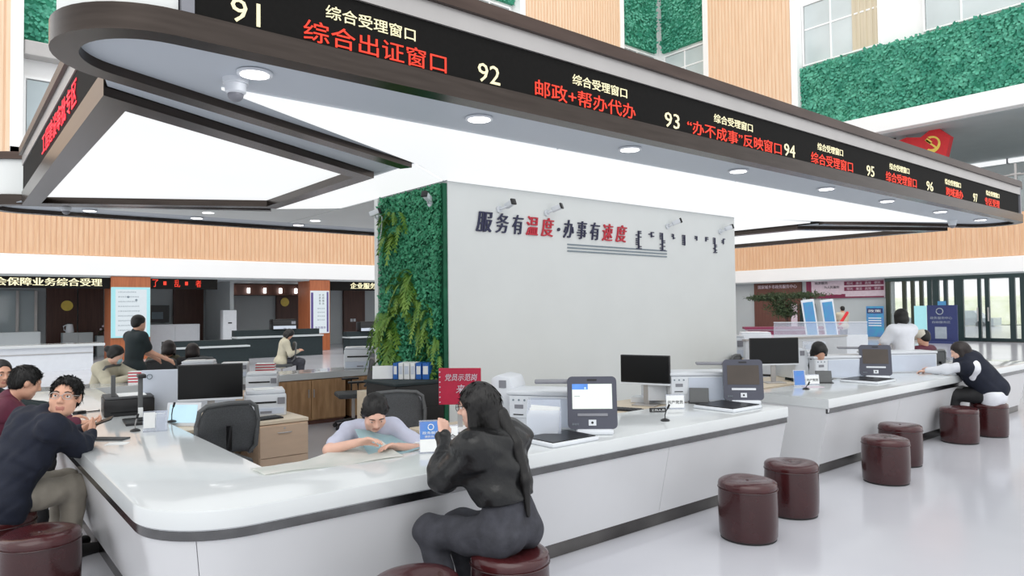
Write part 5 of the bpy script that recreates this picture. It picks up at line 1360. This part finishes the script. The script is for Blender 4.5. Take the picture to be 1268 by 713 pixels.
def person(label, pel, fwd, neck, hc, look, hands, knees=None, feet=None, s=1.0, top='cloth_navy', bottom='cloth_black', shoes='black_rubber', skin='skin', hair='short', hairm='hair_black',
           sleeve='long', res=.008, face=False, up=(0, 0, 1), poles=None, curl=.5, loose=.018, fold=.004, standing=False, lod=0, group=None, palm=(0, 0, -1), shoulder=.165, jacket_to=.0, legs=True, thumbs=None, collar=True):
    """pel pelvis centre, fwd horizontal facing, neck = base of the neck, hc = head centre (world metres)"""
    pel, neck, hc, look, up = V3(*pel), V3(*neck), V3(*hc), V3(*look), V3(*up)
    f = nrm(V3(fwd[0], fwd[1], 0)); r = nrm(np.cross(f, V3(0, 0, 1)))
    t = thing('person', label, 'person', (round(float(pel[0]), 3), round(float(pel[1]), 3), 0), group=group)
    B, T, Q, S_, Hh = Fig(), Fig(), Fig(), Fig(), Fig()
    sp = nrm(neck-pel); q_ = lambda k, o=0: pel+(neck-pel)*k+f*o
    chest_f = nrm(f-(f@sp)*sp); R3 = np.array([r, chest_f, sp])
    sh = [neck-sp*.055*s+r*x*shoulder*s+chest_f*.0 for x in (-1, 1)]
    def torso(L, g):
        L.ell(pel+sp*.01, V3(.165+g, .115+g, .11+g)*s, R3, k=.05)
        L.ell(q_(.33), V3(.135+g, .098+g, .13+g)*s, R3, k=.05)
        L.ell(q_(.62, .01), V3(.155+g, .108+g, .15+g)*s, R3, k=.05)
        L.ell(q_(.82, .0), V3(.16+g, .095+g, .10+g)*s, R3, k=.05)
        L.cap(sh[0]-sp*.01, sh[1]-sp*.01, (.055+g)*s, k=.05)
    torso(B, 0)
    hb = hc-nrm(up)*.07*s-nrm(look)*.03*s
    B.cap(neck-sp*.03, hb, .058*s, .052*s, k=.03)
    at, hr, hf, hu = head(B, Hh, hc, look, up, s, hair, full=not lod)
    # arms
    for i, x in enumerate((-1, 1)):
        if hands[i] is None: hands[i] = tuple(sh[i]+V3(0, 0, -.5)+f*.15)
        Wt = V3(*hands[i])
        pole = V3(*poles[i]) if poles and poles[i] is not None else sh[i]+r*x*.35-V3(0, 0, .6)-f*.1
        E_, W_ = ik(sh[i], Wt, .285*s, .25*s, pole)
        B.cap(sh[i], E_, .046*s, .038*s, k=.025); B.cap(E_, W_, .038*s, .026*s, k=.02)
        d = nrm(W_-E_); pn = V3(*palm)
        th = V3(*thumbs[i]) if thumbs else -r*x
        hand(B, W_, d, pn, th, s*.98, curl, lod)
        if sleeve == 'long':
            T.cap(sh[i], E_, (.052+loose)*s, (.044+loose)*s, k=.04); T.cap(E_, W_-d*.015, (.044+loose*.9)*s, (.031+loose*.45)*s, k=.03)
        elif sleeve == 'short':
            m_ = sh[i]+(E_-sh[i])*.72; T.cap(sh[i], m_, (.055+loose)*s, (.05+loose)*s, k=.04)
        elif sleeve == 'vest': 
            T.cap(sh[i], sh[i]+(E_-sh[i])*.1, (.05+loose)*s, k=.03)
    torso(T, loose)
    T.cap(pel-r*.1-V3(0, 0, .02), pel+r*.1-V3(0, 0, .02), .105*s+loose, k=.05)
    T.ell(pel-sp*.02, V3(.182+loose, .145+loose, .115+loose)*s, R3, k=.05)
    if collar: T.cap(neck-sp*.035, neck+sp*.012, (.068+loose*.4)*s, (.062+loose*.2)*s, k=.02)
    # legs
    for i, x in enumerate((-1, 1)):
        hip = pel+r*x*.085*s-V3(0, 0, .02)
        if standing:
            K_ = hip+V3(0, 0, -.43*s)+f*.02; An = V3(hip[0], hip[1], .085*s)-f*.02 if feet is None else V3(*feet[i])
            if feet is not None: K_ = (hip+An)/2+f*.03
        else:
            K_ = V3(*knees[i]) if knees else hip+f*.42*s+r*x*.06
            An = V3(*feet[i]) if feet else V3(K_[0]-f[0]*.03, K_[1]-f[1]*.03, .085)
        B.cap(hip, K_, .08*s, .055*s, k=.04); B.cap(K_, An, .053*s, .036*s, k=.03)
        toe = V3(An[0], An[1], .035)+f*.17*s
        B.cap(V3(An[0], An[1], .04)-f*.03, toe, .035*s, .028*s, k=.02)
        Q.cap(hip, K_, (.088+loose*.6)*s, (.066+loose*.5)*s, k=.05); Q.cap(K_, An+nrm(K_-An)*.02, (.064+loose*.5)*s, (.05+loose*.4)*s, k=.04)
        S_.cap(V3(An[0], An[1], .047)-f*.035, V3(An[0], An[1], .042)+f*.06, .045*s, .042*s, k=.02); S_.cap(V3(An[0], An[1], .042)+f*.06, toe, .042*s, .036*s, k=.02); S_.cap(V3(An[0], An[1], .05), An, .045*s, .045*s, k=.02)
    Q.ell(pel+sp*.0, V3(.176, .125, .11)*s, R3, k=.05)
    if jacket_to: Q.ell(pel+sp*.11, V3(.158, .122, .13)*s, R3, k=.04)
    if jacket_to: T.half(pel+sp*jacket_to, sp, k=.015)
    mats_b = [skin, 'lip'] if not lod else [skin]
    B.mesh('body', mats_b, res*(.8 if face else 1), t)
    T.mesh('top', [top], res, t, noise=fold, seed=hash(label) % 99 if False else len(label), nfreq=38)
    Q.mesh('trousers', [bottom], res*1.15, t, noise=fold*.8, seed=3, nfreq=34)
    S_.mesh('shoes', [shoes], res*1.2, t)
    if hair != 'none': ho = Hh.mesh('hair', [hairm], res*.9, t, noise=0 if lod else .001, nfreq=160)
    if hair != 'none' and res < .0105: strands(ho, hair, hc, hf, hu, s, t, hairm)
    if face:
        for x in (-1, 1):
            bm = new(); sphere(bm, at(x*.032, .079, .001), .0125*s, 14, 10)
            e = obj('eye', bm, 'eye_white', t, smooth=True); e.location = -t.location
            bm = new(); sphere(bm, at(x*.032, .0865, .001), .0065*s, 10, 8); g_ = obj('iris', bm, 'iris', e, smooth=True)
            bm = new(); tube(bm, [at(x*.014, .093, .022), at(x*.03, .094, .028), at(x*.05, .085, .024)], [.0028*s, .0035*s, .002*s], 6); b_ = obj('eyebrow', bm, hairm, t, smooth=True); b_.location = -t.location
            bm = new(); tube(bm, [at(x*.018, .086, .006), at(x*.032, .0915, .0095), at(x*.047, .083, .006)], .0035*s, 6); b_ = obj('eyelid', bm, skin, t, smooth=True); b_.location = -t.location
    t['_'] = 0; del t['_']
    return t, at, (r, f, sp), s
def glasses(t, at, s=1.0, m='silver', w_=.026, h=.019):
    g_ = bpy.data.objects.new('glasses', None)
    bm = new()
    for x in (-1, 1):
        tube(bm, [at(x*.034+w_*math.cos(a), .104, .0+h*math.sin(a)) for a in np.linspace(0, 2*PI, 21)], .0018, 5)
        tube(bm, [at(x*.06, .102, .006), at(x*.078, .05, .008), at(x*.08, -.005, .004)], .0018, 5)
    tube(bm, [at(-.009, .105, .004), at(.009, .105, .004)], .0018, 5)
    o = obj('glasses', bm, m, t); o.location = -t.location; return o

# --- man in navy jacket with a phone, looking at the camera
t, at, ax_, s_ = person('man in a navy jacket and glasses, holding a phone and looking back', (.30, 5.55, .53), (.95, .28, 0), (.53, 5.47, 1.02), (.64, 5.38, 1.145), (-.35, -.93, .12),
    [(.80, 5.93, .84), (.83, 5.72, .825)], knees=[(.70, 5.86, .50), (.72, 5.62, .50)], feet=[(.66, 5.9, .085), (.70, 5.68, .085)], s=1.06, top='cloth_navy', bottom='cloth_khaki', skin='skin', hair='short',
    res=.0075, face=True, up=(.12, 0, 1), poles=[(.55, 6.3, .5), (.62, 5.0, .55)], curl=.55, loose=.028, fold=.006, palm=(-.1, .3, .9), thumbs=[(.3, -.8, .4), (.3, .8, .4)], shoulder=.18)
glasses(t, at)
t = thing('mobile_phone', 'black smartphone held by the man in the navy jacket', 'phone', (.93, 5.89, .885), -.5)
o = obj('case', box(new(), -.075, .075, -.036, .036, 0, .009, bevel=.003), 'black_plastic', t); o.rotation_euler = (.25, -.35, 0)
obj('screen', box(new(), -.07, .07, -.032, .032, .0092, .010), 'screen_black', o)
# --- person in maroon
t, at, *_ = person('person with short black hair in a maroon jacket bending over the left counter', (.22, 6.75, .53), (.97, -.1, 0), (.42, 6.68, 1.02), (.53, 6.66, 1.15), (.9, .1, -.35),
    [(.85, 6.95, .80), (.86, 6.6, .80)], s=1.03, top='cloth_maroon', bottom='cloth_black', res=.010, face=False, hair='short', up=(.25, 0, 1), loose=.028, fold=.006)
# --- third man at far left
t, at, *_ = person('man in dark clothes at the left edge behind the person in maroon', (.12, 7.95, .53), (.9, -.4, 0), (.32, 7.85, 1.02), (.43, 7.75, 1.155), (.3, -.9, -.1),
    [(.85, 7.9, .80), (.85, 7.6, .80)], s=1.0, top='cloth_darkgreen', bottom='cloth_black', res=.011, face=True, hair='short')
# --- woman in black leather jacket
t, at, *_ = person('woman with long black hair in a black leather jacket, seated with her back turned', (2.33, 2.88, .53), (-.25, .97, 0), (2.27, 2.97, 1.03), (2.225, 3.03, 1.17), (-.62, .78, -.12),
    [(2.16, 3.26, .98), (2.42, 3.46, .81)], knees=[(2.08, 3.28, .47), (2.26, 3.29, .47)], feet=[(2.1, 3.12, .1), (2.3, 3.14, .1)], s=.98, top='leather_black', bottom='denim_dark', shoes='black_rubber', skin='skin_pale', hair='long',
    res=.0075, face=True, poles=[(2.0, 3.5, .45), (2.85, 3.0, .5)], loose=.040, fold=.009, jacket_to=.15, shoulder=.17)
glasses(t, at, m='black_plastic')
Hh = Fig(); 
Hh.cap((2.30, 2.93, 1.12), (2.33, 2.845, .98), .045, .034, k=.02); Hh.cap((2.33, 2.845, .98), (2.345, 2.785, .80), .034, .026, k=.02); Hh.cap((2.345, 2.785, .80), (2.35, 2.77, .62), .026, .012, k=.02)
Hh.mesh('hair_strand', ['hair_black'], .006, t)
# --- clerk in lilac
t, at, *_ = person('clerk in a short sleeved lilac blouse bending over map sheets behind the counter', (2.46, 4.68, .50), (-.35, -.93, 0), (2.26, 4.27, .905), (2.19, 4.10, 1.02), (-.25, -.72, -.60),
    [(2.30, 4.00, .80), (2.04, 4.02, .86)], s=.95, top='cloth_lilac', bottom='cloth_black', skin='skin_pale', hair='tied', res=.0085, face=True, up=(-.2, -.5, .9), sleeve='short',
    poles=[(2.95, 4.3, .7), (1.6, 4.4, .65)], curl=.35, loose=.014, fold=.005, palm=(0, 0, -1), shoulder=.145)
# --- woman in navy vest far right
t, at, *_ = person('woman with long dark hair in a white shirt and navy vest, seated far right', (10.37, 3.10, .53), (-.30, .95, 0), (10.20, 3.28, .94), (10.12, 3.36, 1.07), (-.55, .8, -.35),
    [(10.08, 3.76, .80), (10.34, 3.76, .80)], s=1.0, top='cloth_white', bottom='cloth_black', skin='skin_pale', hair='long', res=.011, face=False, up=(-.1, .3, 1), loose=.022, fold=.006, poles=[(9.6, 3.2, .6), (10.7, 3.3, .5)], hairm='hair_brown')
vs = Fig(); p0, p1 = V3(10.37, 3.10, .60), V3(10.20, 3.28, .90)
vs.ell(p0, (.20, .17, .13), k=.05); vs.cap(p0, p1, .195, .188, k=.06); vs.cap(p1+V3(-.14, -.04, -.01), p1+V3(.14, .04, -.01), .105, k=.05)
vs.mesh('vest', ['cloth_navy'], .012, t, noise=.006, nfreq=30)
# --- people further away
def far(label, pel, fwd, neck, hc, look, hands, **k):
    k.setdefault('res', .018); k.setdefault('lod', 1); k.setdefault('fold', .0)
    return person(label, pel, fwd, neck, hc, look, hands, **k)
t, at, *_ = far('woman with a bun, beige coat and pale blue face mask at the back counter', (1.65, 10.95, .52), (.75, -.65, 0), (1.78, 10.85, 1.0), (1.86, 10.78, 1.12), (.85, -.3, -.5), [(2.2, 10.6, .82), (1.95, 10.45, .82)], top='cloth_beige', hair='bun', res=.013, loose=.03, skin='skin_pale')
mk = Fig(); mk.ell(at(0, .055, -.06), (.058, .05, .052), k=.02); mk.mesh('face_mask', ['mask_blue'], .012, t)
far('man standing in a dark short sleeved shirt behind the back counter', (2.12, 11.05, .90), (.9, .3, 0), (2.16, 11.08, 1.40), (2.20, 11.08, 1.535), (.9, .35, -.1), [(2.45, 11.3, 1.02), (2.52, 10.95, 1.02)], standing=True, sleeve='short', top='cloth_darkgreen', hair='short', res=.014, skin='skin', s=.97, poles=[(2.3, 10.6, .6), (2.2, 11.8, .6)])
far('seated person in an olive top, left of the two heads behind the divider', (2.62, 11.9, .52), (.2, 1, 0), (2.70, 11.80, 1.0), (2.75, 11.78, 1.13), (.2, .9, -.3), [None, None], top='cloth_olive', hair='bob', hairm='hair_brown')
far('seated person with reddish dark hair, right of the two heads behind the divider', (3.1, 11.7, .50), (.2, 1, 0), (3.06, 11.62, .97), (3.05, 11.6, 1.08), (.2, .9, -.3), [None, None], top='cloth_black', hair='bob', hairm='hair_brown')
far('seated woman in a beige top and jeans reading beside the pier with the purple poster', (5.95, 15.5, .56), (.9, -.2, 0), (6.03, 15.47, 1.04), (6.11, 15.44, 1.16), (.7, -.3, -.75), [(6.3, 15.5, .78), (6.27, 15.3, .78)], top='cloth_beige', bottom='denim_dark', hair='bob', res=.02)
far('man in a white T-shirt with black hair standing behind the far counter', (11.2, 4.46, .86), (.3, .9, 0), (11.2, 4.48, 1.35), (11.22, 4.5, 1.49), (.5, .8, -.2), [(11.0, 4.9, .95), (11.5, 4.8, .85)], standing=True, sleeve='short', top='cloth_white', hair='bob', res=.015, loose=.03, shoulder=.18)
t, at, *_ = far('seated person in a cream cap beside the man in the white T-shirt', (11.85, 4.35, .52), (.2, 1, 0), (11.82, 4.42, 1.02), (11.80, 4.42, 1.16), (.2, .9, -.2), [None, None], top='cloth_maroon', hair='short', res=.016)
cp_ = Fig(); cp_.ell(at(0, -.012, .045), (.095, .105, .085), k=.02); cp_.cap(at(0, .08, .03), at(0, .13, .01), .05, .03, k=.02); cp_.mesh('cap', ['cap_cream'], .014, t)
far('seated clerk with black hair behind the far counter, only the hair visible', (8.62, 4.85, .52), (-.6, -.75, 0), (8.58, 4.5, .98), (8.50, 4.38, 1.10), (-.5, -.6, -.6), [None, None], top='cloth_darkgreen', hair='bob', res=.014, up=(-.3, -.3, .8))
t, at, (r_, f_, u_), _ = far('standing person in a beige top with a red sash near the entrance', (26.7, 12.8, .88), (.75, .65, 0), (26.7, 12.8, 1.38), (26.7, 12.8, 1.52), (.8, .6, 0), [None, None], standing=True, sleeve='short', top='cloth_beige', hair='short', res=.024, s=.98)
sa = Fig(); sa.cap((26.71, 12.625, 1.38), (26.53, 12.835, .95), .055, .055, k=.02); sa.mesh('sash', ['flag_red'], .024, t)
